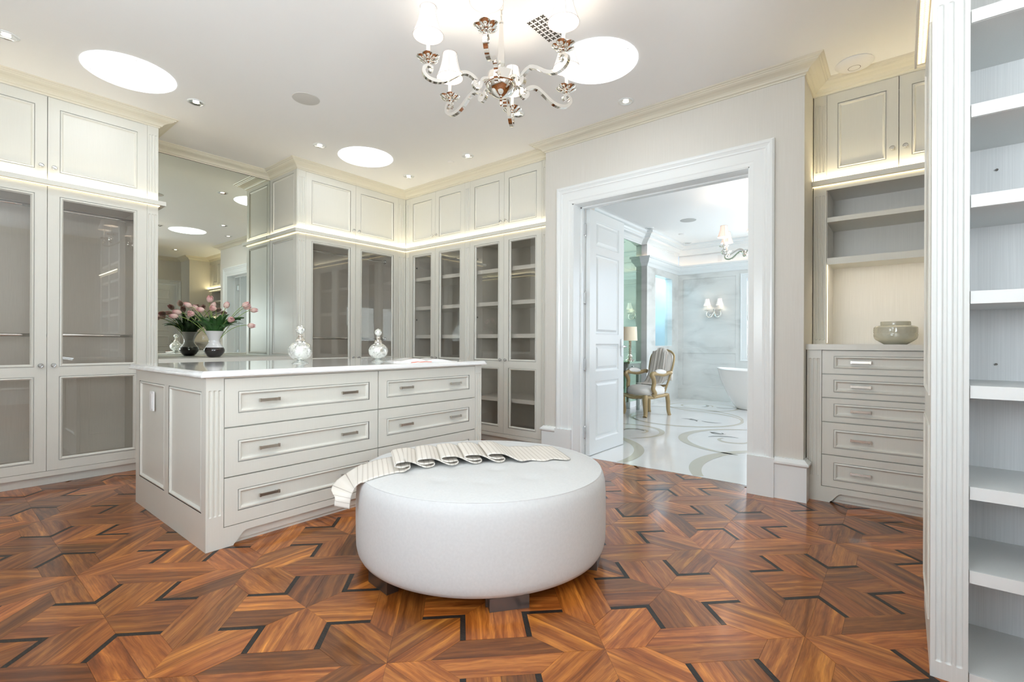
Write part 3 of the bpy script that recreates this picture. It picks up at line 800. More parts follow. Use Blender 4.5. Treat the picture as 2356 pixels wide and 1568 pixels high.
for a, b, h in ((.997, 1.941, (1.224, 1.721)), (1.944, 2.884, (2.174, 2.657))):
    for z0, z1 in ((.106, .3605), (.363, .620), (.623, .8795)):
        drawer(isl, a, b, z0, z1, h, (.066, .066, .068, .068))
def side_panel(w, h, cells, z0, z1):
    m = M(); xs = [0]
    for c in cells: xs += list(c)
    xs.append(w)
    for i in range(0, len(xs), 2): m.box(xs[i], xs[i + 1], 0, .02, 0, h)
    for c in cells:
        m.box(c[0], c[1], 0, .02, 0, z0); m.box(c[0], c[1], 0, .02, z1, h)
        m.rings(c[0], c[1], z0, z1, MP + [(.030, .0105)])
    return m
sp = side_panel(dI - .0305, .885, [(dI - (3.897 - IY0), dI - (3.389 - IY0)), (dI - (3.310 - IY0), dI - (2.795 - IY0))], .188, .815)
obj('end_panel', sp, CREAM, isl, (.913, dI, 0), (0, 0, -pi / 2), smooth=False)
sp2 = side_panel(dI - .0305, .885, [(.04, .55), (.63, 1.14)], .188, .815)
obj('end_panel', sp2, CREAM, isl, (IX1, .0305, 0), (0, 0, pi / 2), smooth=False)
obj('rear_panel', side_panel(IX1 - IX0 - .05, .885, [(.07, .63), (.70, 1.30), (1.37, 1.94)], .188, .815), CREAM, isl, (IX1 - .025, dI - .0005, 0), (0, 0, pi), smooth=False)
op = obj('outlet_plate', M().box(.904, .9125, 3.578 - IY0, 3.642 - IY0, .643, .762), PLASTIC, isl)
obj('socket', M().box(.902, .9045, 3.592 - IY0, 3.628 - IY0, .655, .75), PLASTIC, op)
def counter(x0, x1, y0, y1):
    prof = [(.025, .8885), (.002, .8885), (-.001, .892), (-.001, .899), (.002, .903), (.005, .9045), (.006, .910), (.009, .9155), (.014, .9195), (.020, .9215)]
    vs = []; fs = []
    for i, z in prof: vs += [(x0 + i, y0 + i, z), (x1 - i, y0 + i, z), (x1 - i, y1 - i, z), (x0 + i, y1 - i, z)]
    for j in range(len(prof) - 1):
        for k in range(4): fs.append((j * 4 + k, j * 4 + (k + 1) % 4, (j + 1) * 4 + (k + 1) % 4, (j + 1) * 4 + k))
    fs += [(3, 2, 1, 0), tuple(4 * (len(prof) - 1) + k for k in range(4))]
    return M().add(vs, fs)
ct = obj('countertop', counter(.880, 2.988, 2.702, 4.012), MARBLE_TOP, smooth=False)
tag(ct, 'white marble countertop with ogee edge lying on the cream island', 'countertop')

# ================================================================ NICHE DRESSER AND SHELVING ABOVE
XD, XU = 3.887, 4.176
def chest(label, y_left, wd, hx, pil=.088):
    c = thing('chest_of_drawers', label, 'chest of drawers', (XD, y_left, 0), -pi / 2)
    obj('body', M().box(.002, wd - .002, .022, .72, .02, 1.031), CREAM, c)
    a, b = pil, wd - pil
    pilaster(c, .002, a, 0, 1.031, .17, .975, depth=.005); pilaster(c, b, wd - .002, 0, 1.031, .17, .975, depth=.005)
    obj('apron', apron(M(), a, b), CREAM, c)
    for z0, z1 in ((.106, .321), (.323, .543), (.545, .707), (.709, .867), (.869, 1.028)):
        ins = (.066, .066, .034, .034) if z1 - z0 < .2 else (.066, .066, .045, .045)
        drawer(c, a + .001, b - .001, z0, z1, hx, ins)
    return c
def upper(label, y_left, wd, dx):
    c = thing('shelf_cabinet', label, 'cabinet', (XU, y_left, 0), -pi / 2)
    p = .082
    m = M().box(.002, p + .004, .021, .40, 1.0705, ZC - .003).box(wd - p - .004, wd - .002, .021, .40, 1.0705, ZC - .003).box(.002, wd - .002, .40, .415, 1.0705, ZC - .003).box(.002, wd - .002, .021, .4, 2.205, 2.262)
    obj('carcass', m, SHELFW, c)
    obj('head_rail', M().box(p, wd - p, 0, .02, 2.192, LB + .0), CREAM, c)
    obj('frieze', M().box(.002, wd - .002, 0, .02, Z_DT, ZC - .001), CREAM, c)
    for a, b in ((.002, p), (wd - p, wd - .002)):
        pilaster(c, a, b, LT, Z_DT, 2.33, 2.82, depth=.005); pilaster(c, a, b, 1.0705, LB, 1.10, 2.16, depth=.005)
    for zt in (1.993, 1.698): obj('shelf', M().box(p + .004, wd - p - .004, .004, .40, zt - .034, zt), CREAM, c)
    add_door(c, p, dx, LT + .001, Z_DT, 'panel', 1, 2.40); add_door(c, dx, wd - p, LT + .001, Z_DT, 'panel', -1, 2.40)
    obj('light_strip', M().box(p + .0045, p + .007, .022, .030, 1.08, 1.65), LEDM, c, label='thin warm light strip')
    obj('light_lip', M().box(p + .004, wd - p - .004, .004, .012, 1.650, 1.664), CREAM, c)
    obj('light_strip', M().box(p + .03, wd - p - .03, .016, .040, 1.661, 1.6635), LEDSOFT, c, label='thin warm light strip')
    return c
Y1, Y2, Y3 = YE - .003, -.466, -1.198
chest('cream chest of five drawers in the niche right of the doorway', Y1, Y1 - Y2, (.306, .68))
chest('cream chest of drawers continuing behind the open shelf tower', Y2, Y2 - Y3, (.20, .53))
upper('cream open-shelf cabinet with panel doors above, over the niche chest', Y1, Y1 - Y2, .494)
upper('cream shelf cabinet beyond the first niche cabinet, hidden behind the shelf tower', Y2, Y2 - Y3, .366)
dt = obj('dresser_top', M().box(XD - .018, XU + .40, Y3, YE - .0015, 1.0315, 1.0700).box(3.866, XU, YE - .0015, YE + .0, 1.0315, 1.07), CREAM)
tag(dt, 'flat cream top board running over the niche chests', 'countertop')
pl_ = obj('wall_switch', M().box(4.205, 4.209, .4315, .436, 1.09, 1.17), PLASTIC); pl_.location = (0, 0, 0)
tag(pl_, 'small white switch on the side of the lit niche above the chest', 'switch')

# ================================================================ OPEN SHELF TOWER AT THE RIGHT
XS, YS = 2.064, -.071
st = thing('shelf_tower', 'white open shelf tower with fluted post at the right edge of the room', 'shelf', (XS, YS, 0), -pi / 2)
TW = 1.33; BAYS = ((.090, .665), (.755, 1.25)); DP = .545
tm = M()
for a, b in ((.022, .040), (.665 + .002, .755 - .002), (1.25, TW)): tm.box(a, b, .02, DP - .012, 0, ZC - .002)
tm.box(.022, TW, .385, .40, 0, ZC - .002)
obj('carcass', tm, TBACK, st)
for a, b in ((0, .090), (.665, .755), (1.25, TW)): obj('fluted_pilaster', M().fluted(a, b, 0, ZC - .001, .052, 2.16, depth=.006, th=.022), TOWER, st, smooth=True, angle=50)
for a, b in BAYS:
    for zt in (2.412, 2.118, 1.822, 1.539, 1.238, .942, .625, .363, .040):
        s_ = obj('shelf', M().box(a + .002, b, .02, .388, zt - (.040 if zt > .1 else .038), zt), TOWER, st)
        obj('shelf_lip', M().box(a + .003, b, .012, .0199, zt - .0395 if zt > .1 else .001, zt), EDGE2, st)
    for z in (.21, 1.0, 1.7): obj('shelf_pin', M().tube([(a + .10, .384, z), (a + .10, .378, z)], .004, 8), SHELFDARK, st)
# panelled side facing the niche
sd = M(); sd.box(.0, .022, .022, DP, 0, ZC - .001)
obj('end_panel', sd, CREAM, st)
for z0, z1 in ((2.32, 2.85), (.90, 2.15), (.15, .80)):
    obj('side_moulding', M().rings(0, DP - .14, 0, z1 - z0, [(0, 0), (0, -.004), (.008, -.006), (.016, -.001), (.020, 0)], cap=False), CREAM, st, (-.0002, DP - .07, z0), (0, 0, -pi / 2), smooth=False)
lg = ledge('trim_6', [(2.064, -.16), (2.064, -1.40)], .012)
t7 = struct('trim_7', M().sweep([(XS, YS), (XS + DP, YS)], [(0, LB), (-.037, LB), (-.037, LT), (0, LT)]).box(XS - .0, XS + DP, YS + .030, YS + .037, LB - .012, LB), CREAM, smooth=False)
obj('light_strip', M().box(XS + .02, XS + DP - .01, YS + .004, YS + .028, LB - .0012, LB - .0002), emit('led_backing', (1, .62, .25), .55), t7)
dots = M()
for i in range(36):
    x = XS + .03 + i * (DP - .05) / 35
    for y in (.010, .022): dots.lathe([(.0028, -.0025), (.0032, -.0012)], (x, YS + y, LB), 6)
do = obj('led_dots', dots, LEDDOT, t7); do['kind'] = 'stuff'

# ================================================================ CEILING FITTINGS
def skylight(name, x, y, lab, grp=None):
    t = thing(name, lab, 'skylight', (x, y, ZC), 0, grp)
    obj('diffuser', M().lathe([(0, -.006), (.235, -.005), (.250, -.003)], (0, 0, 0), 64), DIFF, t, smooth=True)
    obj('rim', M().lathe([(.250, -.004), (.262, -.007), (.270, -.001)], (0, 0, 0), 64, cap=False), DIFFRIM, t)
    for a in (25, 145, 265): obj('screw', M().lathe([(.004, -.0075), (.004, -.004)], (.236 * cos(radians(a)), .236 * sin(radians(a)), 0), 8), DARKM, t)
    return t
skylight('skylight', .935, 4.25, 'round glowing ceiling skylight above the wardrobe left of the mirror')
skylight('skylight', 2.88, 4.28, 'round glowing ceiling skylight in front of the glass wardrobe in the corner')
skylight('skylight', 2.88, 1.61, 'round glowing ceiling skylight behind the chandelier towards the doorway')
skylight('skylight', .935, 1.61, 'round glowing ceiling skylight over the camera end of the room, seen in reflections')
CANS = [(.333, 4.326, 'small round downlight at the upper left corner of the photo'), (1.376, 4.353, 'small downlight right of the skylight by the left wardrobes'),
        (2.425, 4.368, 'small downlight left of the skylight above the corner wardrobe'), (3.511, 4.382, 'small downlight nearest the far room corner'),
        (3.50, 3.433, 'small downlight above the corner shelf cupboards, beside the round blank plate'), (3.487, 1.692, 'small downlight above the double doorway'),
        (3.118, 2.487, 'small downlight seen behind the lowest chandelier candle'), (3.32, -.55, 'small downlight over the niche passage, seen in the mirror')]
for x, y, lab in CANS:
    t = thing('downlight', lab, 'downlight', (x, y, ZC), 0, 'recessed downlights')
    obj('trim_ring', M().lathe([(.062, -.0002), (.061, -.003), (.055, -.006), (.050, -.007), (.047, -.006)], (0, 0, 0), 32, cap=False), WHITE, t)
    obj('reflector', M().lathe([(.048, -.0065), (.040, -.003), (.022, -.001)], (0, 0, 0), 32, cap=False), CHROME, t)
    obj('lamp', M().lathe([(0, -.003), (.022, -.0022)], (0, 0, 0), 24), CANLIGHT, t)
t = obj('ceiling_speaker', M().lathe([(0, -.004), (.092, -.004), (.099, -.003), (.101, -.0003)], (0, 0, 0), 40), basic('speaker_grille', (.66, .65, .62), .8), loc=(1.894, 3.618, ZC))
tag(t, 'round flush ceiling speaker between the downlights', 'speaker')
t = obj('ceiling_plate', M().lathe([(0, -.006), (.030, -.006), (.035, -.003), (.036, -.0003)], (0, 0, 0), 32), CEIL, loc=(3.51, 3.69, ZC))
tag(t, 'small round blank plate on the ceiling near the corner cupboards', 'ceiling plate')
wp = obj('wireless_access_point', M().lathe([(0, -.034), (.03, -.034), (.05, -.032), (.08, -.026), (.102, -.016), (.110, -.006), (.106, -.0004)], (0, 0, 0), 48), PLASTIC, loc=(3.972, .26, ZC))
tag(wp, 'round white domed access point on the ceiling above the niche', 'access point')
obj('indicator_ring', M().lathe([(.033, -.0340), (.036, -.0338)], (0, 0, 0), 40, cap=False), DARKM, wp)
def grille(name, lab, x0, x1, y0, y1, z, nx, ny):
    g = obj(name, M().box(x0, x1, y0, y1, z - .006, z - .0003), CEIL); tag(g, lab, 'vent')
    m = M(); px, py = (x1 - x0) / nx, (y1 - y0) / ny
    for i in range(nx):
        for j in range(ny):
            cx, cy = x0 + (i + .5) * px, y0 + (j + .5) * py; r = min(px, py) * .50
            vs = []
            for k in range(24):
                a = 2 * pi * k / 24; rr = r * (.34 + .66 * abs(sin(2 * a)) ** .7)
                vs.append((cx + rr * cos(a + pi / 4 * 0), cy + rr * sin(a), z - .0066))
            # rotate so that the four lobes point along the diagonals of the plate
            m.add(vs, [tuple(range(24))])
    h = obj('quatrefoil_holes', m, GAP, g); h['kind'] = 'stuff'
    return g
grille('ceiling_grille', 'white ceiling air grille with dark quatrefoil holes behind the chandelier', 2.254, 2.494, 1.609, 1.737, ZC, 7, 4)

# ================================================================ CHANDELIER
def petal_mesh():
    m = M()
    for k in range(5):
        a0 = 2 * pi * k / 5; N_ = 12; base = Vector((cos(a0), sin(a0), 0)); tang = Vector((-sin(a0), cos(a0), 0))
        c = base * .028; vs = [tuple(c + Vector((0, 0, -.004)))]
        for ring, (rr, dz) in enumerate(((.010, -.003), (.0185, .002), (.022, .0075))):
            for i in range(N_):
                t = 2 * pi * i / N_; p = c + base * rr * cos(t) * .92 + tang * rr * sin(t) * 1.0 + Vector((0, 0, dz + .004 * cos(t)))
                vs.append(tuple(p))
        fs = [(0, 1 + (i + 1) % N_, 1 + i) for i in range(N_)]
        for r_ in range(2):
            for i in range(N_):
                a, b = 1 + r_ * N_ + i, 1 + r_ * N_ + (i + 1) % N_; fs.append((a, b, b + N_, a + N_))
        m.add(vs, fs)
    m.lathe([(0, -.034), (.004, -.033), (.0075, -.028), (.004, -.022), (.006, -.018), (.009, -.013), (.005, -.007), (.012, -.002), (.014, .004), (.011, .010), (.0125, .016), (.010, .022)], (0, 0, 0), 16)
    return m
def arm_mesh():
    P = [(.072, -.030), (.098, -.036), (.112, -.052), (.112, -.074), (.128, -.090), (.146, -.082), (.148, -.064), (.138, -.056), (.146, -.044), (.168, -.030), (.196, -.026), (.226, -.038), (.258, -.060), (.290, -.082), (.322, -.095), (.356, -.098), (.388, -.088), (.406, -.066), (.404, -.044), (.388, -.030), (.370, -.034), (.363, -.048), (.371, -.058), (.380, -.054)]
    # resample smoothly
    V = [Vector((p[0], 0, p[1])) for p in P]; out = []
    for i in range(len(V) - 1):
        p0, p1, p2, p3 = V[max(i - 1, 0)], V[i], V[i + 1], V[min(i + 2, len(V) - 1)]
        for t in (0, .25, .5, .75):
            out.append(.5 * ((2 * p1) + (p2 - p0) * t + (2 * p0 - 5 * p1 + 4 * p2 - p3) * t * t + (-p0 + 3 * p1 - 3 * p2 + p3) * t ** 3))
    out.append(V[-1])
    m = M(); n_ = len(out)
    m.strip(out, (0, 1, 0), [.021 if i < n_ - 10 else .017 for i in range(n_)], [.017 if 8 < i < n_ - 20 else (.012 if i < n_ - 10 else .008) for i in range(n_)])
    m.lathe([(0, -.010), (.007, -.009), (.007, .009), (0, .010)], (.376, 0, -.050), 10, axis='y')
    m.lathe([(0, -.010), (.008, -.009), (.008, .009), (0, .010)], (.133, 0, -.074), 10, axis='y')
    return m
SHP = [(.0745, .0), (.0735, .003), (.068, .018), (.060, .040), (.052, .066), (.046, .092), (.042, .118), (.040, .136), (.0405, .139)]
def shade_mesh(): return M().lathe(SHP, (0, 0, 0), 32, cap=False)
def pipe_mesh():
    m = M()
    for r, z in ((.0748, 0), (.0408, .138)): m.tube([(r * cos(2 * pi * i / 28), r * sin(2 * pi * i / 28), z) for i in range(28)], .0016, 5, closed=True)
    for k in range(6):
        a = 2 * pi * k / 6; m.tube([((r + .0005) * cos(a), (r + .0005) * sin(a), z) for r, z in SHP], .0012, 4)
    return m
PM, AM, SM_, PPM = mesh_of(petal_mesh().tf(Matrix.Diagonal((1.22, 1.22, 1.0, 1.0))), 'petal_dish', NICKEL, True, 50), mesh_of(arm_mesh(), 'arm', NICKEL, True, 35), {}, mesh_of(pipe_mesh(), 'piping', PIPING)
CANDLE = basic('candle_sleeve', (.86, .82, .76), .4)
CM = mesh_of(M().lathe([(.0095, .018), (.0095, .128), (.006, .130)], (0, 0, 0), 16), 'candle_sleeve', CANDLE)
BM = mesh_of(M().lathe([(.006, .130), (.012, .145), (.014, .160), (.009, .180), (0, .196)], (0, 0, 0), 14), 'bulb', BULB)
LAMPDATA = bpy.data.lights.new('candle_light', 'POINT'); LAMPDATA.energy = .9; LAMPDATA.color = (1, .86, .70); LAMPDATA.shadow_soft_size = .02
def chandelier(label, x, y, z, ph, shade, top, lit=True):
    c = thing('chandelier', label, 'chandelier', (x, y, z), ph)
    sm = mesh_of(shade_mesh(), 'lamp_shade', shade)
    hexr = lambda r, z_: [(r * cos(pi / 3 * k), r * sin(pi / 3 * k), z_) for k in range(6)]
    def hexm(secs):
        m = M(); vs = []; fs = []
        for r, z_ in secs: vs += hexr(r, z_)
        for j in range(len(secs) - 1):
            for k in range(6): fs.append((j * 6 + k, j * 6 + (k + 1) % 6, (j + 1) * 6 + (k + 1) % 6, (j + 1) * 6 + k))
        fs += [tuple(range(5, -1, -1)), tuple((len(secs) - 1) * 6 + k for k in range(6))]
        return m.add(vs, fs)
    obj('hub', hexm([(.088, -.058), (.094, -.052), (.088, -.046), (.072, -.044), (.072, .010), (.066, .014), (.02, .016)]), NICKEL, c)
    obj('bowl', M().lathe([(.080, -.056), (.078, -.066), (.066, -.084), (.046, -.101), (.024, -.112), (.010, -.116), (.006, -.122), (.011, -.130), (.006, -.137), (.0095, -.144), (.0095, -.150), (.004, -.160), (0, -.162)], (0, 0, 0), 32), NICKEL, c)
    obj('stem', hexm([(.010, .014), (.008, .030), (.021, .058), (.022, .070), (.020, .078), (.0105, .268), (.013, .274), (.012, .282), (.006, .288)]), NICKEL, c)
    m = M(); zt = .286; k = 0
    while zt < top - .03:
        L = .058 if k == 0 else .040; w = .014 if k == 0 else .009
        pts = [(0, zt), (w, zt + L * .28), (w, zt + L * .72), (0, zt + L), (-w, zt + L * .72), (-w, zt + L * .28)]
        m.tube([((p, 0, q) if k % 2 == 0 else (0, p, q)) for p, q in pts], .0026, 6, closed=True); zt += L - .006; k += 1
    obj('chain', m, NICKEL, c)
    obj('canopy', M().lathe([(.008, top - .04), (.012, top - .035), (.03, top - .028), (.058, top - .010), (.062, top - .0006)], (0, 0, 0), 32), NICKEL, c)
    for k in range(6):
        a = k * pi / 3
        link('arm', AM, c, (0, 0, 0), (0, 0, a))
        p = (.384 * cos(a), .384 * sin(a), 0)
        link('petal_dish', PM, c, p, (0, 0, a)); link('candle_sleeve', CM, c, p)
        link('bulb', BM, c, p)
        if lit:
            pl_d = LAMPDATA; po = bpy.data.objects.new('candle_light', pl_d); S.collection.objects.link(po); po.parent = c; po.location = (p[0], p[1], .215)
        s = link('lamp_shade', sm, c, (p[0], p[1], .119), (0, 0, a + .2)); link('piping', PPM, s)
    return c
chandelier('polished nickel six-arm chandelier with small white lampshades above the ottoman', 1.916, 1.6365, 2.468, radians(210.5), SHADE, ZC - 2.468)

# ================================================================ OTTOMAN AND THROW
OX, OY, OR_ = 1.854, 1.699, .630
ot = thing('ottoman', 'large round white upholstered ottoman on low metal feet', 'ottoman', (OX, OY, 0))
prof = [(.55, .052), (.600, .054), (.612, .060), (.622, .078), (.628, .105), (.630, .16), (.631, .24), (.630, .33), (.626, .385), (.619, .416), (.608, .436)]
om = M().lathe(prof, (0, 0, 0), 120, cap=False); om.lathe([(.0, .052), (.55, .052)], (0, 0, 0), 120, cap=False)
obj('body', om, OTTO, ot, angle=60)
# cushion top with faint tufting
tufts = [(r * cos(2 * pi * k / n + o), r * sin(2 * pi * k / n + o)) for r, n, o in ((0, 1, 0), (.21, 6, 0), (.41, 12, .26)) for k in range(n)]
NR, NA = 34, 96; vs = [(0, 0, .462)]; fs = []
def toph(x, y, r):
    h = .436 + .030 * (1 - (r / .608) ** 5)
    for a, b in tufts:
        d = hypot(x - a, y - b); h -= .009 * math.exp(-(d / .035) ** 2)
    return h
vs = [(0, 0, toph(0, 0, 0))]
for i in range(1, NR + 1):
    r = .608 * (i / NR) ** .85
    for k in range(NA):
        a = 2 * pi * k / NA; vs.append((r * cos(a), r * sin(a), toph(r * cos(a), r * sin(a), r)))
fs = [(0, 1 + k, 1 + (k + 1) % NA) for k in range(NA)]
for i in range(NR - 1):
    for k in range(NA):
        a, b = 1 + i * NA + k, 1 + i * NA + (k + 1) % NA; fs.append((a, a + NA, b + NA, b))
obj('cushion_top', M().add(vs, fs), OTTO, ot, smooth=True, angle=80)
obj('piping', M().tube([(.607 * cos(2 * pi * i / 96), .607 * sin(2 * pi * i / 96), .4365) for i in range(96)], .0022, 6, closed=True), OTTO, ot)
for a in (173, 233, 293, 353, 53, 113):
    a = radians(a)
    m = M().box(-.055, .0, -.082, .082, 0, .054).box(-.055, -.04, -.09, -.082, .001, .054)
    obj('foot', m, DARKM, ot, (.600 * cos(a), .600 * sin(a), 0), (0, 0, a))

def ribbon(pts2, widths, name, th=.004):
    pass
def throw():
    # profile along the length: s along the band, z height above the cushion
    L = []                                       # (s, z, tilt)
    L += [(-.052, -.120), (-.050, -.088), (-.045, -.057), (-.036, -.031), (-.024, -.013), (-.010, -.004), (.01, .004), (.06, .006), (.11, .006), (.16, .006), (.205, .007)]
    s0 = .215
    for k in range(5):
        h = .0
        L += [(s0 + .000, .008), (s0 + .012, .011), (s0 + .014, .017), (s0 + .002, .020), (s0 - .035, .021), (s0 - .062, .026), (s0 - .070, .036), (s0 - .060, .047), (s0 - .032, .052), (s0 + .0, .048), (s0 + .035, .034), (s0 + .07, .018), (s0 + .095, .010)]
        s0 += .118
    L += [(s0 + .03, .008), (s0 + .08, .007), (s0 + .15, .009), (s0 + .20, .008), (s0 + .25, .007)]
    # smooth
    out = []
    V = [Vector((a, b)) for a, b in L]
    for i in range(len(V) - 1):
        p0, p1, p2, p3 = V[max(i - 1, 0)], V[i], V[i + 1], V[min(i + 2, len(V) - 1)]
        for t in (0, .33, .66): out.append(.5 * ((2 * p1) + (p2 - p0) * t + (2 * p0 - 5 * p1 + 4 * p2 - p3) * t * t + (-p0 + 3 * p1 - 3 * p2 + p3) * t ** 3))
    out.append(V[-1])
    total = [0]
    for i in range(1, len(out)): total.append(total[-1] + (out[i] - out[i - 1]).length)
    O = Vector((1.355, 2.035)); d = Vector((.846, -.533)).normalized(); wd = Vector((-d.y, d.x))
    NW = 16; vs = []; uv = []; fs = []
    for i, p in enumerate(out):
        sN = p.x; f = max(0, min(1, -p.y / .10)) if sN < 0 else 0; f = f * f * (3 - 2 * f)
        w = .33 * (1 - f) ** 1.6 + .075 * f
        wdir = (wd * (1 - f) - d * f * .9).normalized()
        E = O + d * sN - wd * .165
        bend = .05 * sin(max(0, min(1, sN / .9)) * pi)
        for j in range(NW + 1):
            t = j / NW - .5
            skew = .035 * t * (1 if sN > .2 else .3)
            q = E + d * skew + wdir * (w * (t + .5)) + wd * (bend + (.012 * sin(sN * 53 + 1) if sN > .15 else 0))
            rr = hypot(q.x - OX, q.y - OY)
            base = .4375 + .030 * (1 - min(1, rr / .608) ** 5) if rr < .608 else .436
            if sN < 0:
                if p.y < -.012:
                    need = OR_ + .009
                    if rr < need: q = Vector((OX + (q.x - OX) * need / rr, OY + (q.y - OY) * need / rr))
                z_ = .441 + p.y + .02 * f * (t + .5)
            else:
                z_ = base + p.y
                if p.y > .015: z_ -= (p.y - .012) * .35 * max(0, t)
                z_ = max(z_, base + .003)
            vs.append((q.x, q.y, z_)); uv.append((total[i], t))
    for i in range(len(out) - 1):
        for j in range(NW): a = i * (NW + 1) + j; fs.append((a, a + 1, a + NW + 2, a + NW + 1))
    me = bpy.data.meshes.new('throw'); me.from_pydata(vs, [], fs); me.materials.append(THROW)
    ul = me.uv_layers.new(name='grain'); idx = [0] * len(me.loops); me.loops.foreach_get('vertex_index', idx)
    ul.data.foreach_set('uv', [c for i in idx for c in uv[i]]); me.shade_smooth()
    o = link('throw_blanket', me); md = o.modifiers.new('thick', 'SOLIDIFY'); md.thickness = .005; md.offset = 1
    return o
tag(throw(), 'cream linen throw with thin brown stripes folded across the round white ottoman', 'throw')

# ================================================================ ON THE ISLAND
def bottle(x, y, R, Hh, lab):
    t = thing('perfume_bottle', lab, 'bottle', (x, y, .9217), random.uniform(0, 6), 'mercury glass perfume bottles')
    s = R / .081
    foot = [(0, 0), (.055, 0), (.057, .003), (.045, .009), (.026, .016), (.018, .024), (.022, .030)]
    cz = .018 + R * .86
    ball = [(R * cos(a), cz + R * .86 * sin(a)) for a in [radians(-74 + 150 * i / 22) for i in range(23)]]
    obj('body', M().lathe([(a * s, b) for a, b in foot] + ball, (0, 0, 0), 40), MERCURY, t)
    z = cz + R * .86 * .97 - .004; rb = .031 * s
    k = (Hh - 1.85 * rb - z) / (.057 * .82)
    nk = [(.030, -.002), (.032, .004), (.034, .008), (.030, .013), (.027, .016), (.030, .020), (.022, .026), (.017, .030), (.0175, .036), (.0145, .038), (.0175, .042), (.0145, .045), (.0175, .049), (.012, .053), (.010, .057)]
    obj('neck', M().lathe([(a * s, z + b * k * .82) for a, b in nk], (0, 0, 0), 28), NICKEL, t)
    rb = .031 * s; zb = Hh - rb
    obj('stopper', M().lathe([(rb * cos(radians(-80 + 170 * i / 14)), zb + rb * sin(radians(-80 + 170 * i / 14))) for i in range(15)], (0, 0, 0), 24), MERCURY if R < .078 else MERCURY, t)
    return t
bottle(1.693, 3.299, .081, .268, 'larger round silvered glass bottle on the island, nearer the tulips')
bottle(2.264, 3.189, .074, .255, 'smaller round silvered glass bottle on the island, beside the open magazine')
# open magazine
mg_ = thing('magazine', 'open magazine lying on the marble island top beside the bottle', 'magazine', (2.50, 2.955, .922), radians(-24))
def page_block(sgn, w, h, lift, curl):
    N = 14; vs = []; fs = []
    for i in range(N + 1):
        t = i / N; z = lift * sin(pi * min(1, t * 1.25)) ** .8 * (1 - t * .55) + .0045 * (1 - t) + curl * t * t + .001
        for y in (-h / 2, h / 2): vs += [(sgn * t * w, y, z), (sgn * t * w, y, 0.0)]
    for i in range(N):
        a = i * 4; b = a + 4
        fs += [(a, b, b + 2, a + 2), (a + 1, a + 3, b + 3, b + 1), (a, a + 1, b + 1, b), (a + 2, b + 2, b + 3, a + 3)]
    fs += [(0, 2, 3, 1), (N * 4, N * 4 + 1, N * 4 + 3, N * 4 + 2)]
    return M().add(vs, fs)
PHOTO = noisy('printed_page', (.55, .42, .40), (.88, .86, .85), (1, 1, 1), 9, .3, 4, lo=.40, hi=.52)
obj('right_pages', page_block(1, .25, .28, .022, .002), PAGE, mg_, smooth=True, angle=50)
obj('left_pages', page_block(-1, .25, .28, .026, .006), PAGE, mg_, smooth=True, angle=50)
pv = page_block(-1, .225, .25, .026, .008); pv.v = [(x, y, z + .001 if z > 0 else 0.0045) for x, y, z in pv.v]
obj('printed_page', pv, PHOTO, mg_, smooth=True, angle=50)
obj('lifted_page', M().add([(0, -.135, .006), (0, .135, .006), (.10, .135, .017), (.10, -.135, .016), (.20, .135, .009), (.20, -.135, .008), (0, -.135, .0055), (0, .135, .0055), (.10, .135, .0165), (.10, -.135, .0155), (.20, .135, .0085), (.20, -.135, .0075)],
    [(0, 3, 2, 1), (3, 5, 4, 2), (6, 7, 8, 9), (9, 8, 10, 11), (0, 6, 9, 3), (3, 9, 11, 5), (1, 2, 8, 7), (2, 4, 10, 8), (5, 11, 10, 4), (0, 1, 7, 6)]), PAGE, mg_, smooth=False)
m2_ = thing('leaflet', 'thin white leaflet under the open magazine at its bottle side', 'leaflet', (2.33, 2.99, .9216), radians(-8))
obj('sheets', M().box(-.11, .11, -.12, .12, 0, .0004), PAGE, m2_)
bk = obj('ribbon_marker', M().strip([(-.08, 0, .004), (-.05, .004, .006), (-.03, -.002, .008), (-.01, 0, .006), (.03, .0, .007), (.08, .001, .005)], (0, 1, 0), [.016, .012, .006, .016, .017, .017], .0035), ORANGE, loc=(2.335, 2.755, .9216), rot=(0, 0, radians(-14)))
tag(bk, 'bright orange folded ribbon lying at the front of the open magazine', 'ribbon')

# ================================================================ TULIP VASE
VX, VY, VZ = 1.807, 5.20, .9213
va = thing('vase', 'hourglass glass vase with black lower bowl and milky upper part, by the mirror', 'vase', (VX, VY, VZ))
vp = [(0, .0), (.040, 0), (.052, .004), (.072, .026), (.086, .050), (.089, .066), (.086, .080), (.079, .094)]
obj('black_bowl', M().lathe(vp, (0, 0, 0), 48), BLACKG, va, label='glossy black bowl')
vu = [(.079, .0942), (.066, .113), (.052, .134), (.046, .152), (.0465, .168), (.056, .196), (.070, .224), (.084, .250), (.087, .2535), (.084, .2535), (.067, .224), (.053, .196), (.043, .166), (.043, .152)]
obj('milky_neck', M().lathe(vu, (0, 0, 0), 48, cap=False), MILKG, va, label='milky white glass flare')
def petal_grid(ph, open_, H_, R_):
    vs = []; fs = []; U, Vn = 6, 8
    for j in range(Vn + 1):
        t = j / Vn; z = H_ * t; r = R_ * (sin(pi * (t * .80 + .10)) ** .75) * (1 - .42 * t * (1 - open_)) * (1 if t > .04 else .5)
        wdt = (sin(pi * min(1, t * .92 + .06)) ** .65) * 1.05 * (1 - .15 * t)
        for i in range(U + 1):
            s = (i / U - .5); a = ph + s * wdt * 1.25
            rr = r * (1 - .14 * (2 * s) ** 2 * 0 + .05 * cos(s * pi)); vs.append((rr * cos(a), rr * sin(a), z + (-.10 * H_ * (2 * s) ** 2 if t > .8 else 0)))
    for j in range(Vn):
        for i in range(U): a = j * (U + 1) + i; fs.append((a, a + 1, a + U + 2, a + U + 1))
    return vs, fs
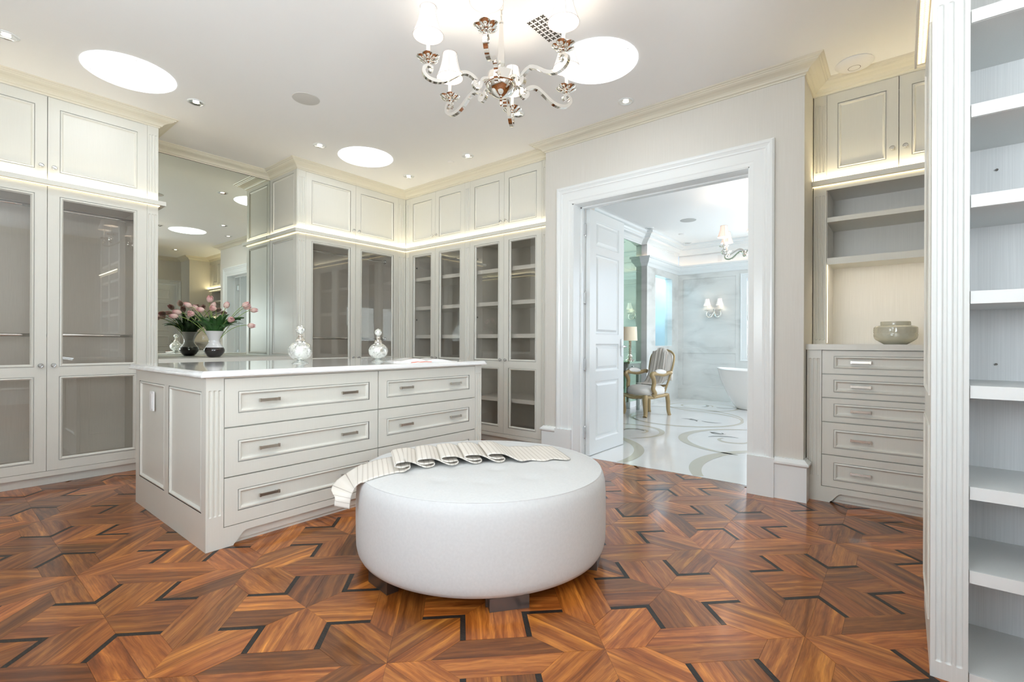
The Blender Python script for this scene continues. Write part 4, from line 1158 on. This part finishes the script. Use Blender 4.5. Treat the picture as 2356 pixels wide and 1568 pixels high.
def tulip_head(open_):
    m = M()
    for k in range(3): m.add(*petal_grid(k * 2 * pi / 3, open_, .060, .0235))
    for k in range(3): m.add(*petal_grid(k * 2 * pi / 3 + pi / 3, open_, .056, .0205))
    m.lathe([(0, -.003), (.006, .0), (.009, .006)], (0, 0, 0), 8, cap=False)
    return m
HEADS = [mesh_of(tulip_head(o_), 'flower_head', TULIP, True, 80) for o_ in (.15, .45, .8)]
flowers = [  # world x, y, z of head centre and which way it points
    (2.15, 5.16, 1.395, (1, -.2, .05), 0), (2.055, 5.12, 1.44, (.8, -.3, .5), 1), (2.09, 5.17, 1.42, (.9, -.2, .35), 0), (2.10, 5.10, 1.235, (.9, -.3, -.1), 0),
    (1.92, 5.22, 1.43, (.4, .3, .9), 1), (1.905, 5.08, 1.285, (.2, -.9, .1), 2), (1.745, 5.14, 1.47, (-.1, -.6, .9), 2), (1.83, 5.30, 1.43, (.5, .5, .6), 0),
    (1.66, 5.10, 1.37, (-.9, -.3, .1), 0), (1.745, 5.05, 1.385, (-.8, -.6, .1), 1), (1.59, 5.13, 1.33, (-.7, -.7, .1), 2), (1.62, 5.30, 1.42, (-.7, .4, .4), 0),
    (1.54, 5.33, 1.35, (-.9, .3, .1), 1), (1.50, 5.28, 1.31, (-1, .2, 0), 0), (1.70, 5.38, 1.40, (-.3, .6, .6), 0)]
gr = 'pink tulips in the vase'
for i, (x, y, z, dr, hk) in enumerate(flowers):
    hx, hy, hz = x - VX, y - VY, z - VZ
    D = Vector(dr).normalized()
    where = ['pink tulip reaching far out to the side nearest the corner wardrobe', 'upper of the pink tulips leaning towards the corner wardrobe', 'pink tulip between the two leaning towards the corner wardrobe', 'low drooping pink tulip at the side nearest the island bottle',
             'pale pink tulip standing up over the vase centre', 'open pink tulip facing out in front of the leaves', 'deep pink open tulip standing highest in the bouquet', 'pale tulip behind the bouquet, upright towards the mirror',
             'pale pink tulip lying out over the wardrobe side of the vase', 'pink tulip in front, just below the highest bloom', 'open pale tulip hanging out lowest on the wardrobe side', 'pink tulip at the back on the wardrobe side',
             'pale pink tulip at the back stretching towards the wardrobe', 'outermost tulip at the back, close to the wardrobe post', 'pink tulip at the back close to the mirror'][i]
    t = thing('tulip', where, 'flower', (VX, VY, VZ), 0, gr)
    base = Vector((hx, hy, hz)) - D * .028
    s0 = Vector((.012 * cos(i * 2.4), .012 * sin(i * 2.4), .07)); s1 = Vector((hx * .15, hy * .15, .24)); s2 = base - D * .06 - Vector((0, 0, 0))
    pts = []
    ctl = [s0, s1 + Vector((0, 0, .0)), s2 + (s1 - s2) * .25 + Vector((0, 0, .02)), base]
    for k in range(13):
        u = k / 12; b_ = [(1 - u) ** 3, 3 * u * (1 - u) ** 2, 3 * u * u * (1 - u), u ** 3]; pts.append(sum((c * w for c, w in zip(ctl, b_)), Vector()))
    rim = [p for p in pts if abs(p.z - .25) < .03]
    obj('stem', M().tube(pts, .0028, 6), STEM, t)
    q = D.to_track_quat('Z', 'Y')
    h = link('flower_head', HEADS[hk], t, tuple(base)); h.rotation_mode = 'QUATERNION'; h.rotation_quaternion = q; h.scale = (1.3,) * 3
# foliage: broad blades belonging to the bouquet
fo = thing('tulip_foliage', 'dark green tulip leaves fanning from the hourglass vase', 'leaves', (VX, VY, VZ))
def blade(az, reach, up, w, twist, droop):
    N = 12; vs = []; fs = []; dirv = Vector((cos(az), sin(az), 0)); sd = Vector((-sin(az), cos(az), 0))
    for i in range(N + 1):
        t = i / N
        if t < .3: rr_, zz_ = .02 + .045 * (t / .3), .13 + .13 * (t / .3)
        else: q_ = (t - .3) / .7; rr_, zz_ = .065 + reach * q_ ** 1.5, .26 + up * q_ * (1.2 - .2 * q_) - droop * q_ ** 3
        c = dirv * rr_ + Vector((0, 0, zz_))
        ww = w * sin(pi * (t * .93 + .04)) ** .7 * (1 if t > .3 else .45 + .55 * t / .3)
        a = twist * t; n = (sd * cos(a) + Vector((0, 0, 1)) * sin(a))
        for s in (-1, 0, 1): vs.append(tuple(c + n * ww * s + (dirv * -.25 + Vector((0, 0, -.3))) * ww * (1 - abs(s)) * .6))
    for i in range(N):
        for j in range(2): a = i * 3 + j; fs.append((a, a + 1, a + 4, a + 3))
    return M().add(vs, fs)
rl = random.Random(5)
for i in range(34):
    az = i * 2.399 + rl.uniform(-.2, .2)
    m = blade(az, rl.uniform(.04, .20), rl.uniform(.10, .22), rl.uniform(.020, .034), rl.uniform(-.8, .8), rl.uniform(.0, .09))
    lo_ = obj('leaf', m, LEAF, fo, smooth=True, angle=80); md = lo_.modifiers.new('t', 'SOLIDIFY'); md.thickness = .0012

# ================================================================ BOWL IN THE NICHE
bw = thing('bowl_vase', 'squat carved celadon ceramic bowl on the niche dresser top', 'bowl', (4.09, .039, 1.0703))
def carved():
    prof = [(.0, 0), (.060, 0), (.064, .002), (.086, .016), (.106, .030), (.1135, .040), (.116, .050)]
    prof += [(.1165, .050 + .062 * i / 14) for i in range(1, 15)]
    prof += [(.113, .116), (.104, .121), (.088, .126), (.081, .128), (.0815, .134), (.080, .147), (.079, .151), (.076, .151), (.076, .130), (.070, .120)]
    n = 120; m = M().lathe(prof, (0, 0, 0), n, cap=False)
    vs = []
    for idx, (x, y, z) in enumerate(m.v):
        r = hypot(x, y); a = atan2(y, x)
        if .052 < z < .110 and r > .11:
            cu, cv = (a * 16 / (2 * pi)) % 1 - .5, ((z - .052) / .0195) % 1 - .5
            d = hypot(cu * 1.1, cv); an = atan2(cv, cu)
            g = cos(d * 26 - an) if d < .42 else (-1.0 if max(abs(cu), abs(cv)) > .45 else 0)
            k = 1 + .0022 * g / r * .9; x *= k; y *= k
        vs.append((x, y, z))
    m.v = vs; return m
CELADON = noisy('celadon_glaze', (.50, .49, .40), (.60, .58, .48), (1, 1, 1), 8, .16, 4, 0, .5, .5)
obj('body', carved(), CELADON, bw, angle=70)

# switch plate on the niche end wall, seen in the mirror
sw = thing('wall_switch_plate', 'three-gang white switch with blue light on the niche end wall, seen in the mirror', 'switch', (4.10, -1.2, 1.16))
obj('plate', M().box(-.08, .08, 0, .006, -.055, .055), PLASTIC, sw)
for x in (-.05, 0, .05): obj('rocker', M().box(x - .016, x + .016, .006, .009, -.033, .033), PLASTIC, sw)
obj('indicator', M().box(-.053, -.047, .0091, .0095, -.005, .008), BLUELED, sw)

# ================================================================ BATHROOM BEYOND THE DOORWAY
XB, YBL, YMI = 9.40, 3.43, 3.53
def wall_far():
    w = structE('wall_bathroom_far', (XB, YBL, 0), -pi / 2)
    L = YBL - .545; a0 = YBL - 2.289
    m = M().plate(0, a0, 0, 2.41, [(.093, a0 - .083, .265, .893), (.093, a0 - .083, .990, 2.314)], th=.05)
    for z0, z1 in ((.265, .893), (.990, 2.314)): m.rings(.093, a0 - .083, z0, z1, [(0, 0), (0, .006), (.006, .010), (.012, .010)])
    obj('marble_panel', m, MARBLE_WALL, w, smooth=False)
    m = M().plate(a0, L, 0, 2.41, [(a0 + .04, L - .25, .80, 2.32)], th=.05)
    obj('marble_panel', m, MARBLE_WALL, w, smooth=False)
    obj('plaster', M().box(0, L, .02, .06, 2.41, ZC), CEIL, w)
    return w
wall_far()
win = structE('window_1', (XB, YBL, 0), -pi / 2)
a0 = YBL - 2.289; L = YBL - .545
wm = M()
x0, x1, z0, z1 = a0, L - .21, .755, 2.345
for (a, b, c, d) in ((x0, x0 + .11, z0, z1), (x1 - .11, x1, z0, z1), (x0 + .11, x1 - .11, z1 - .09, z1), (x0 + .11, x1 - .11, z0, z0 + .06)): wm.box(a, b, -.022, .005, c, d)
wm.rings(x0 + .0, x1 - .0, z0, z1, [(0, -.022), (.004, -.030), (.02, -.030), (.026, -.022)], cap=False)
obj('window_frame', wm, WHITE, win, smooth=False)
wm = M()
for (a, b, c, d) in ((x0 + .11, x0 + .15, z0, z1), (x1 - .15, x1 - .11, z0, z1), ((x0 + x1) / 2 - .03, (x0 + x1) / 2 + .03, z0, z1), (x0 + .11, x1 - .11, z0 + .06, z0 + .11), (x0 + .11, x1 - .11, z1 - .14, z1 - .09), (x0 + .11, x1 - .11, 1.52, 1.56)): wm.box(a, b, .02, .05, c, d)
obj('sash', wm, WHITE, win)
obj('pane', M().box(x0 + .15, x1 - .15, .033, .037, z0 + .1, z1 - .13), CLEAR, win)
hg = obj('garden_hedge', None or M().box(0, .1, 0, .1, 0, .1), GARDEN)
def hedge():
    r = random.Random(3); m = M()
    for i in range(240):
        c = (11.2 + r.uniform(-.3, .5), r.uniform(-1.5, 4.5), r.uniform(.2, 1.9)); s = r.uniform(.10, .22)
        m.add([(c[0] + s * a, c[1] + s * b, c[2] + s * d) for a, b, d in ((1, 0, 0), (-1, 0, 0), (0, 1, 0), (0, -1, 0), (0, 0, 1), (0, 0, -1))],
              [(0, 2, 4), (2, 1, 4), (1, 3, 4), (3, 0, 4), (2, 0, 5), (1, 2, 5), (3, 1, 5), (0, 3, 5)])
    return m
hg.data = mesh_of(hedge(), 'garden_hedge', GARDEN); hg['kind'] = 'stuff'; tag(hg, 'sunlit green garden hedge seen through the bathroom window', 'hedge')
gl_ = struct('ground_outside', M().box(9.46, 30, -10, 14, -.12, -.02), basic('garden_ground', (.35, .40, .25), .9))
# left bathroom wall: pier, marble wall with glazed opening
def wall_bl():
    w = structE('wall_bathroom_left', (7.91, YBL, 0), 0); L = XB - 7.91
    m = M().plate(0, L, 0, 2.41, [(.37, 1.165, 1.03, 2.295)], th=.14)
    obj('marble_panel', m, MARBLE_WALL, w, smooth=False)
    obj('pier', M().box(0, .14, .14, .19, 0, 2.41), MARBLE_WALL, w)
    obj('plaster', M().box(0, L, .0, .19, 2.41, ZC), CEIL, w)
    return w
wall_bl()
w2_ = structE('window_2', (7.91, YBL, 0), 0)
obj('pane', M().box(.37, 1.165, .09, .10, 1.03, 2.295), SHOWER, w2_)
struct('wall_shower', M().box(7.95, 9.4, 4.02, 4.1, 0, ZC).box(7.9, 7.95, 3.62, 4.1, 0, ZC).box(9.36, 9.45, 3.57, 4.1, 0, ZC), noisy('shower_marble', (.50, .62, .68), (.68, .78, .82), (1, 1, 1), 2, .2, 6))
area_light('shower_fill_light', (8.7, 3.80, 2.93), (0, 0, 0), .8, .25, 14, (.9, .97, 1))  # added light with no fixture, brightens the shower behind the glass
# mirrored wall behind the vanity
struct('wall_bathroom_mirror_side', M().box(4.62, 7.91, YMI + .006, 3.62, 0, ZC), CEIL)
mg2 = obj('vanity_mirror', M().box(4.70, 6.90, YMI, YMI + .006, .10, 2.90).box(6.903, 7.905, YMI, YMI + .006, .10, 2.30).box(6.903, 7.905, YMI, YMI + .006, 2.303, 2.90), MIRROR_G)
tag(mg2, 'greenish floor-to-ceiling mirror behind the bathroom vanity', 'mirror')
struct('wall_bathroom_right', M().box(3.99, 5.35, .545, .56, 0, ZC).box(7.85, 9.45, .545, .56, 0, ZC).box(5.35, 7.85, .545, .56, 0, .7).box(5.35, 7.85, .545, .56, 2.4, ZC), CEIL)
w3 = structE('window_3', (5.35, .56, 0), 0)
obj('window_frame', M().box(0, .08, -.02, .02, .7, 2.4).box(2.42, 2.5, -.02, .02, .7, 2.4).box(1.21, 1.29, -.02, .02, .7, 2.4).box(.08, 2.42, -.02, .02, .7, .78).box(.08, 2.42, -.02, .02, 2.32, 2.4), WHITE, w3)
CV = [(0, 2.411), (.012, 2.411), (.018, 2.43), (.03, 2.455), (.05, 2.475), (.062, 2.50), (.066, 2.535), (.085, 2.545), (.085, 2.575), (.06, 2.575), (.06, 2.555), (0, 2.555)]
path = [(7.91, YMI), (7.91, YBL), (XB, YBL), (XB, .56)]
c_ = struct('trim_8', M().sweep(path, CV), WHITE, smooth=False)
obj('light_strip', M().sweep(path, [(.02, 2.556), (.02, 2.560), (.04, 2.560), (.04, 2.556)]), emit('peach_cove_light', (1, .70, .48), 1.6), c_, smooth=False)
C2 = [(0, 2.776), (.014, 2.778), (.018, 2.790), (.03, 2.80), (.05, 2.825), (.08, 2.850), (.115, 2.866), (.118, 2.885), (.135, 2.895), (.15, 2.92), (.19, 2.935), (.19, 2.9665), (0, 2.9665)]
struct('trim_9', M().sweep([(4.62, YMI), (7.88, YMI)] + [(7.88, YBL - .0)] + [(XB + .0, YBL), (XB, .56)], C2), WHITE, smooth=False)
for x, y, lab in ((7.56, 3.34, 'unlit bathroom downlight nearest the pier'), (9.09, 3.25, 'bathroom downlight nearest the far corner')):
    t = thing('downlight', lab, 'downlight', (x, y - .1, ZC), 0, 'bathroom downlights')
    obj('trim_ring', M().lathe([(.075, -.0003), (.070, -.006), (.05, -.008)], (0, 0, 0), 28, cap=False), WHITE, t)
    obj('lamp', M().lathe([(0, -.002), (.05, -.006)], (0, 0, 0), 24), CHROME, t)
t = obj('ceiling_speaker', M().lathe([(0, -.004), (.115, -.004), (.118, -.0004)], (0, 0, 0), 40), basic('speaker_grille_grey', (.52, .53, .52), .8), loc=(7.45, 2.57, ZC)); tag(t, 'round grey speaker in the bathroom ceiling', 'speaker')
t = obj('smoke_detector', M().lathe([(0, -.02), (.05, -.018), (.06, -.0004)], (0, 0, 0), 32), PLASTIC, loc=(8.3, 2.97, ZC)); tag(t, 'small white smoke detector on the bathroom ceiling', 'smoke detector')
grille('ceiling_grille', 'narrow white air grille with dark holes in the bathroom ceiling near the door head', 5.78, 5.90, 1.55, 1.80, ZC, 4, 8)
chandelier('smaller-looking nickel chandelier with blush shades hanging in the bathroom', 6.45, 1.41, 2.255, radians(190), SHADE_PINK, ZC - 2.255)
# general daylight-like ceiling wash of the bathroom's own fittings
# wall sconce
sc_ = thing('wall_sconce', 'two-light nickel sconce with pale shades on the bathroom marble wall', 'sconce', (XB, 2.744, 1.62), -pi / 2)
obj('backplate', M().lathe([(0, -.02), (.03, -.018), (.038, -.006), (.038, 0)], (0, 0, .0), 20, axis='y').tube([(0, -.02, .02), (0, -.02, .075), (0, -.015, .09)], [.012, .016, .03], 10), NICKEL, sc_)
ssm = mesh_of(shade_mesh(), 'lamp_shade', SHADE)
for s in (-1, 1):
    P = [(0, -.03, .05), (s * .02, -.04, .0), (s * .05, -.05, -.05), (s * .09, -.06, -.055), (s * .125, -.065, -.03), (s * .13, -.065, .015), (s * .115, -.065, .06)]
    P2 = [(s * .05, -.05, -.05), (s * .02, -.05, -.03), (s * .03, -.05, .0), (s * .06, -.05, .0), (s * .075, -.05, -.02)]
    obj('arm', M().tube(P, .012, 10).tube(P2, .008, 8), NICKEL, sc_)
    q = link('petal_dish', PM, sc_, (s * .112, -.065, .075)); link('candle_sleeve', mesh_of(M().lathe([(.0095, .0), (.0095, .08)], (0, 0, 0), 12), 'candle_sleeve', CANDLE), sc_, (s * .112, -.065, .085))
    h = link('lamp_shade', ssm, sc_, (s * .112, -.065, .165)); h.scale = (.92, .92, .92); link('piping', PPM, h)
    link('bulb', BM, sc_, (s * .112, -.065, .06))
ou = obj('outlet', M().box(-.035, .035, -.005, 0, -.058, .058), PLASTIC, loc=(XB + .018, 2.66, 2.67), rot=(0, 0, -pi / 2)); tag(ou, 'white outlet high on the wall above the bathroom cove', 'outlet')
# bathtub
tb = thing('bathtub', 'white freestanding oval bathtub beside the bathroom window', 'bathtub', (8.60, 1.60, 0))
def tub():
    prof = [(0, .002), (.60, .002), (.64, .01), (.70, .08), (.78, .20), (.86, .34), (.93, .48), (.975, .60), (1.0, .625), (.985, .635), (.95, .62), (.91, .50), (.83, .34), (.72, .2), (.5, .12), (0, .11)]
    n = 64; m = M(); vs = []; fs = []
    for r, z in prof:
        for i in range(n):
            a = 2 * pi * i / n; rise = .035 * abs(sin(a)) ** 2 * (z > .5)
            vs.append((.40 * r * cos(a), .87 * r * sin(a), z + rise))
    for j in range(len(prof) - 1):
        for i in range(n): k = (i + 1) % n; fs.append((j * n + i, j * n + k, (j + 1) * n + k, (j + 1) * n + i))
    return m.add(vs, fs)
obj('shell', tub(), basic('tub_acrylic', (.80, .79, .77), .12, coat=.5), tb, smooth=True, angle=60)
obj('drain', M().lathe([(0, .002), (.035, .002), (.035, 0)], (0, 0, .111), 20), CHROME, tb)

# vanity desk, table lamp
vd = thing('vanity_desk', 'mirrored vanity desk standing against the bathroom mirror', 'desk', (6.62, 3.405, 0))
obj('desk_top', M().box(-.75, .75, -.12, .12, .755, .785), MIRROR_G, vd)
obj('drawer_band', M().box(-.72, .72, -.11, .115, .655, .754), basic('antique_mirror', (.45, .5, .47), .12, .9), vd)
for sx in (-1, 1):
    for sy in (-1, 1): obj('leg', M().prism([(sx * .70 - .025, 0), (sx * .70 + .025, 0), (sx * .70 + .03, .655), (sx * .70 - .03, .655)], sy * .085 - .022, sy * .085 + .022), basic('antique_mirror_leg', (.45, .5, .47), .12, .9), vd)
for x in (-.45, 0, .45): obj('knob', M().lathe([(0, -.02), (.012, -.016), (.006, 0)], (x, -.11, .705), 12, axis='y'), CHROME, vd)
tl = thing('table_lamp', 'silver beaded table lamp with drum shade on the mirrored desk', 'lamp', (7.20, 3.405, .786))
bp_ = [(0, 0), (.07, 0), (.07, .015), (.045, .03), (.028, .05), (.045, .07), (.03, .095)]
for i in range(9): bp_ += [(.030 - .0008 * i, .105 + i * .026), (.018, .118 + i * .026)]
obj('base', M().lathe(bp_, (0, 0, 0), 24), BRUSHED, tl)
obj('lamp_shade', M().lathe([(.115, .33), (.105, .55)], (0, 0, 0), 40, cap=False), SHADE_LAMP, tl)

# bergere armchair (local x: towards the front of the seat, y: its left)
ch = thing('armchair', 'gilded French armchair with ivory upholstery in the bathroom', 'armchair', (6.93, 2.995, 0), atan2(.181, -.451)); ch.scale = (.96, .96, .96)
def bez(P, n=14):
    V = [Vector(p) for p in P]; out = []
    for i in range(len(V) - 1):
        p0, p1, p2, p3 = V[max(i - 1, 0)], V[i], V[i + 1], V[min(i + 2, len(V) - 1)]
        for k in range(n // 2): t = k / (n // 2); out.append(.5 * ((2 * p1) + (p2 - p0) * t + (2 * p0 - 5 * p1 + 4 * p2 - p3) * t * t + (-p0 + 3 * p1 - 3 * p2 + p3) * t ** 3))
    out.append(V[-1]); return out
def rad(rs, n): return [rs[0] + (rs[1] - rs[0]) * 0 + (lambda f: rs[int(f)] + (rs[min(int(f) + 1, len(rs) - 1)] - rs[int(f)]) * (f - int(f)))(i / (n - 1) * (len(rs) - 1)) for i in range(n)]
for sy in (-1, 1):
    P = bez([(.27, sy * .235, .33), (.285, sy * .245, .26), (.275, sy * .24, .16), (.262, sy * .232, .07), (.275, sy * .238, .015), (.285, sy * .242, .002)])
    obj('leg', M().tube(P, rad([.021, .021, .015, .011, .010, .014], len(P)), 10), BRASSY, ch)
    P = bez([(-.22, sy * .20, .33), (-.235, sy * .205, .22), (-.24, sy * .205, .10), (-.25, sy * .21, .03), (-.262, sy * .213, .002)])
    obj('leg', M().tube(P, rad([.017, .016, .012, .010, .013], len(P)), 10), BRASSY, ch)
    P = bez([(.12, sy * .245, .31), (.10, sy * .262, .36), (.15, sy * .272, .43), (.135, sy * .278, .52), (.16, sy * .285, .59), (.19, sy * .285, .635), (.165, sy * .285, .66), (.08, sy * .285, .655), (-.06, sy * .275, .64), (-.20, sy * .262, .665), (-.245, sy * .248, .66)])
    obj('arm', M().tube(P, rad([.018, .015, .014, .014, .014, .020, .016, .013, .013, .013, .014], len(P)), 10), BRASSY, ch)
    obj('arm_pad', M().tube(bez([(.12, sy * .285, .678), (.06, sy * .284, .685), (-.03, sy * .278, .68), (-.10, sy * .273, .675)]), rad([.012, .028, .028, .012], 22), 12), IVORY, ch)
P = bez([(.285, -.235, .31), (.305, -.12, .30), (.315, 0, .285), (.305, .12, .30), (.285, .235, .31)])
rail = M().tube(P, .026, 10)
for sy in (-1, 1): rail.tube(bez([(.285, sy * .235, .31), (.15, sy * .245, .295), (.0, sy * .235, .305), (-.225, sy * .205, .32)]), .025, 10)
rail.tube([(-.225, -.205, .32), (-.225, .205, .32)], .024, 10); obj('seat_rail', rail, BRASSY, ch)
def cushion(hx, hy, z0, z1, cx, n=28):
    vs = []; fs = []; rows = [(0, z1), (.45, z1 - .002), (.78, z1 - .016), (.94, z1 - .045), (1.0, (z0 + z1) / 2), (.985, z0 + .01), (.93, z0)]
    for r, z in rows:
        for i in range(n):
            a = 2 * pi * i / n; c, s = cos(a), sin(a); p = .62
            vs.append((cx + hx * r * (abs(c) ** p) * (1 if c > 0 else -1), hy * r * (abs(s) ** p) * (1 if s > 0 else -1) * (1 - .08 * (c < 0) * abs(c)), z))
    for j in range(len(rows) - 1):
        for i in range(n): k = (i + 1) % n; fs.append((j * n + i, j * n + k, (j + 1) * n + k, (j + 1) * n + i))
    fs.append(tuple((len(rows) - 1) * n + i for i in range(n)))
    return M().add(vs, fs)
obj('seat', cushion(.275, .235, .325, .475, .025), IVORY, ch, smooth=True, angle=80)
lean = lambda z: -.215 - (z - .42) * .24
bf = [(-.17, .36), (-.19, .46), (-.225, .62), (-.245, .80), (-.235, .92), (-.16, .985), (-.06, 1.012), (0, 1.02), (.06, 1.012), (.16, .985), (.235, .92), (.245, .80), (.225, .62), (.19, .46), (.17, .36), (.06, .43), (-.06, .43)]
obj('back_frame', M().tube(bez([(lean(z), y, z) for y, z in bf[:15]]), .016, 10).tube(bez([(lean(z), y, z) for y, z in [(-.19, .46), (-.06, .445), (.06, .445), (.19, .46)]]), .019, 10), BRASSY, ch)
def backpad():
    vs = []; fs = []; n = 30; rows = [(0, .045), (.5, .042), (.8, .03), (.95, .012), (1, 0), (.95, -.012), (.6, -.025), (0, -.028)]
    for r, d in rows:
        for i in range(n):
            a = 2 * pi * i / n; c, s = cos(a), sin(a); y = .215 * r * (abs(c) ** .7) * (1 if c > 0 else -1); z = .735 + .265 * r * (abs(s) ** .75) * (1 if s > 0 else -1); y *= (1 + .12 * (z - .735) / .265)
            vs.append((lean(z) + d, y, z))
    for j in range(len(rows) - 1):
        for i in range(n): k = (i + 1) % n; fs.append((j * n + i, j * n + k, (j + 1) * n + k, (j + 1) * n + i))
    return M().add(vs, fs)
obj('backrest', backpad(), IVORY, ch, smooth=True, angle=80)
def drape():
    prof = [(-.40, .52), (-.405, .70), (-.405, .86), (-.395, .98), (-.372, 1.045), (-.345, 1.052), (-.310, 1.03), (-.285, .96), (-.255, .85), (-.215, .70), (-.165, .58), (-.11, .50), (-.05, .488), (.02, .486), (.07, .484)]
    V = bez([(p[0], 0, p[1]) for p in prof], 6); n = 22; vs = []; fs = []
    for i, p in enumerate(V):
        f = i / (len(V) - 1); w = .15 + .10 * abs(f - .45); sh = -.02 + .08 * (f - .4)
        for j in range(n + 1):
            t = j / n - .5; wav = .011 * sin(t * 34 + f * 3) * (1 if p.z > .5 else .25) + .006 * sin(t * 60)
            vs.append((p.x + wav + .006, sh + t * 2 * w, p.z + abs(wav) * .5 - (.10 * (abs(t) * 2) ** 2 * (p.z > 1.0))))
    for i in range(len(V) - 1):
        for j in range(n): a = i * (n + 1) + j; fs.append((a, a + 1, a + n + 2, a + n + 1))
    return M().add(vs, fs)
dr_ = obj('draped_shawl', drape(), LINEN, None, (6.93, 2.995, 0), (0, 0, atan2(.181, -.451)), smooth=True, angle=80); dr_.scale = (.96, .96, .96); md = dr_.modifiers.new('t', 'SOLIDIFY'); md.thickness = .004
tag(dr_, 'pale linen shawl draped over the back and seat of the gilded armchair', 'shawl')
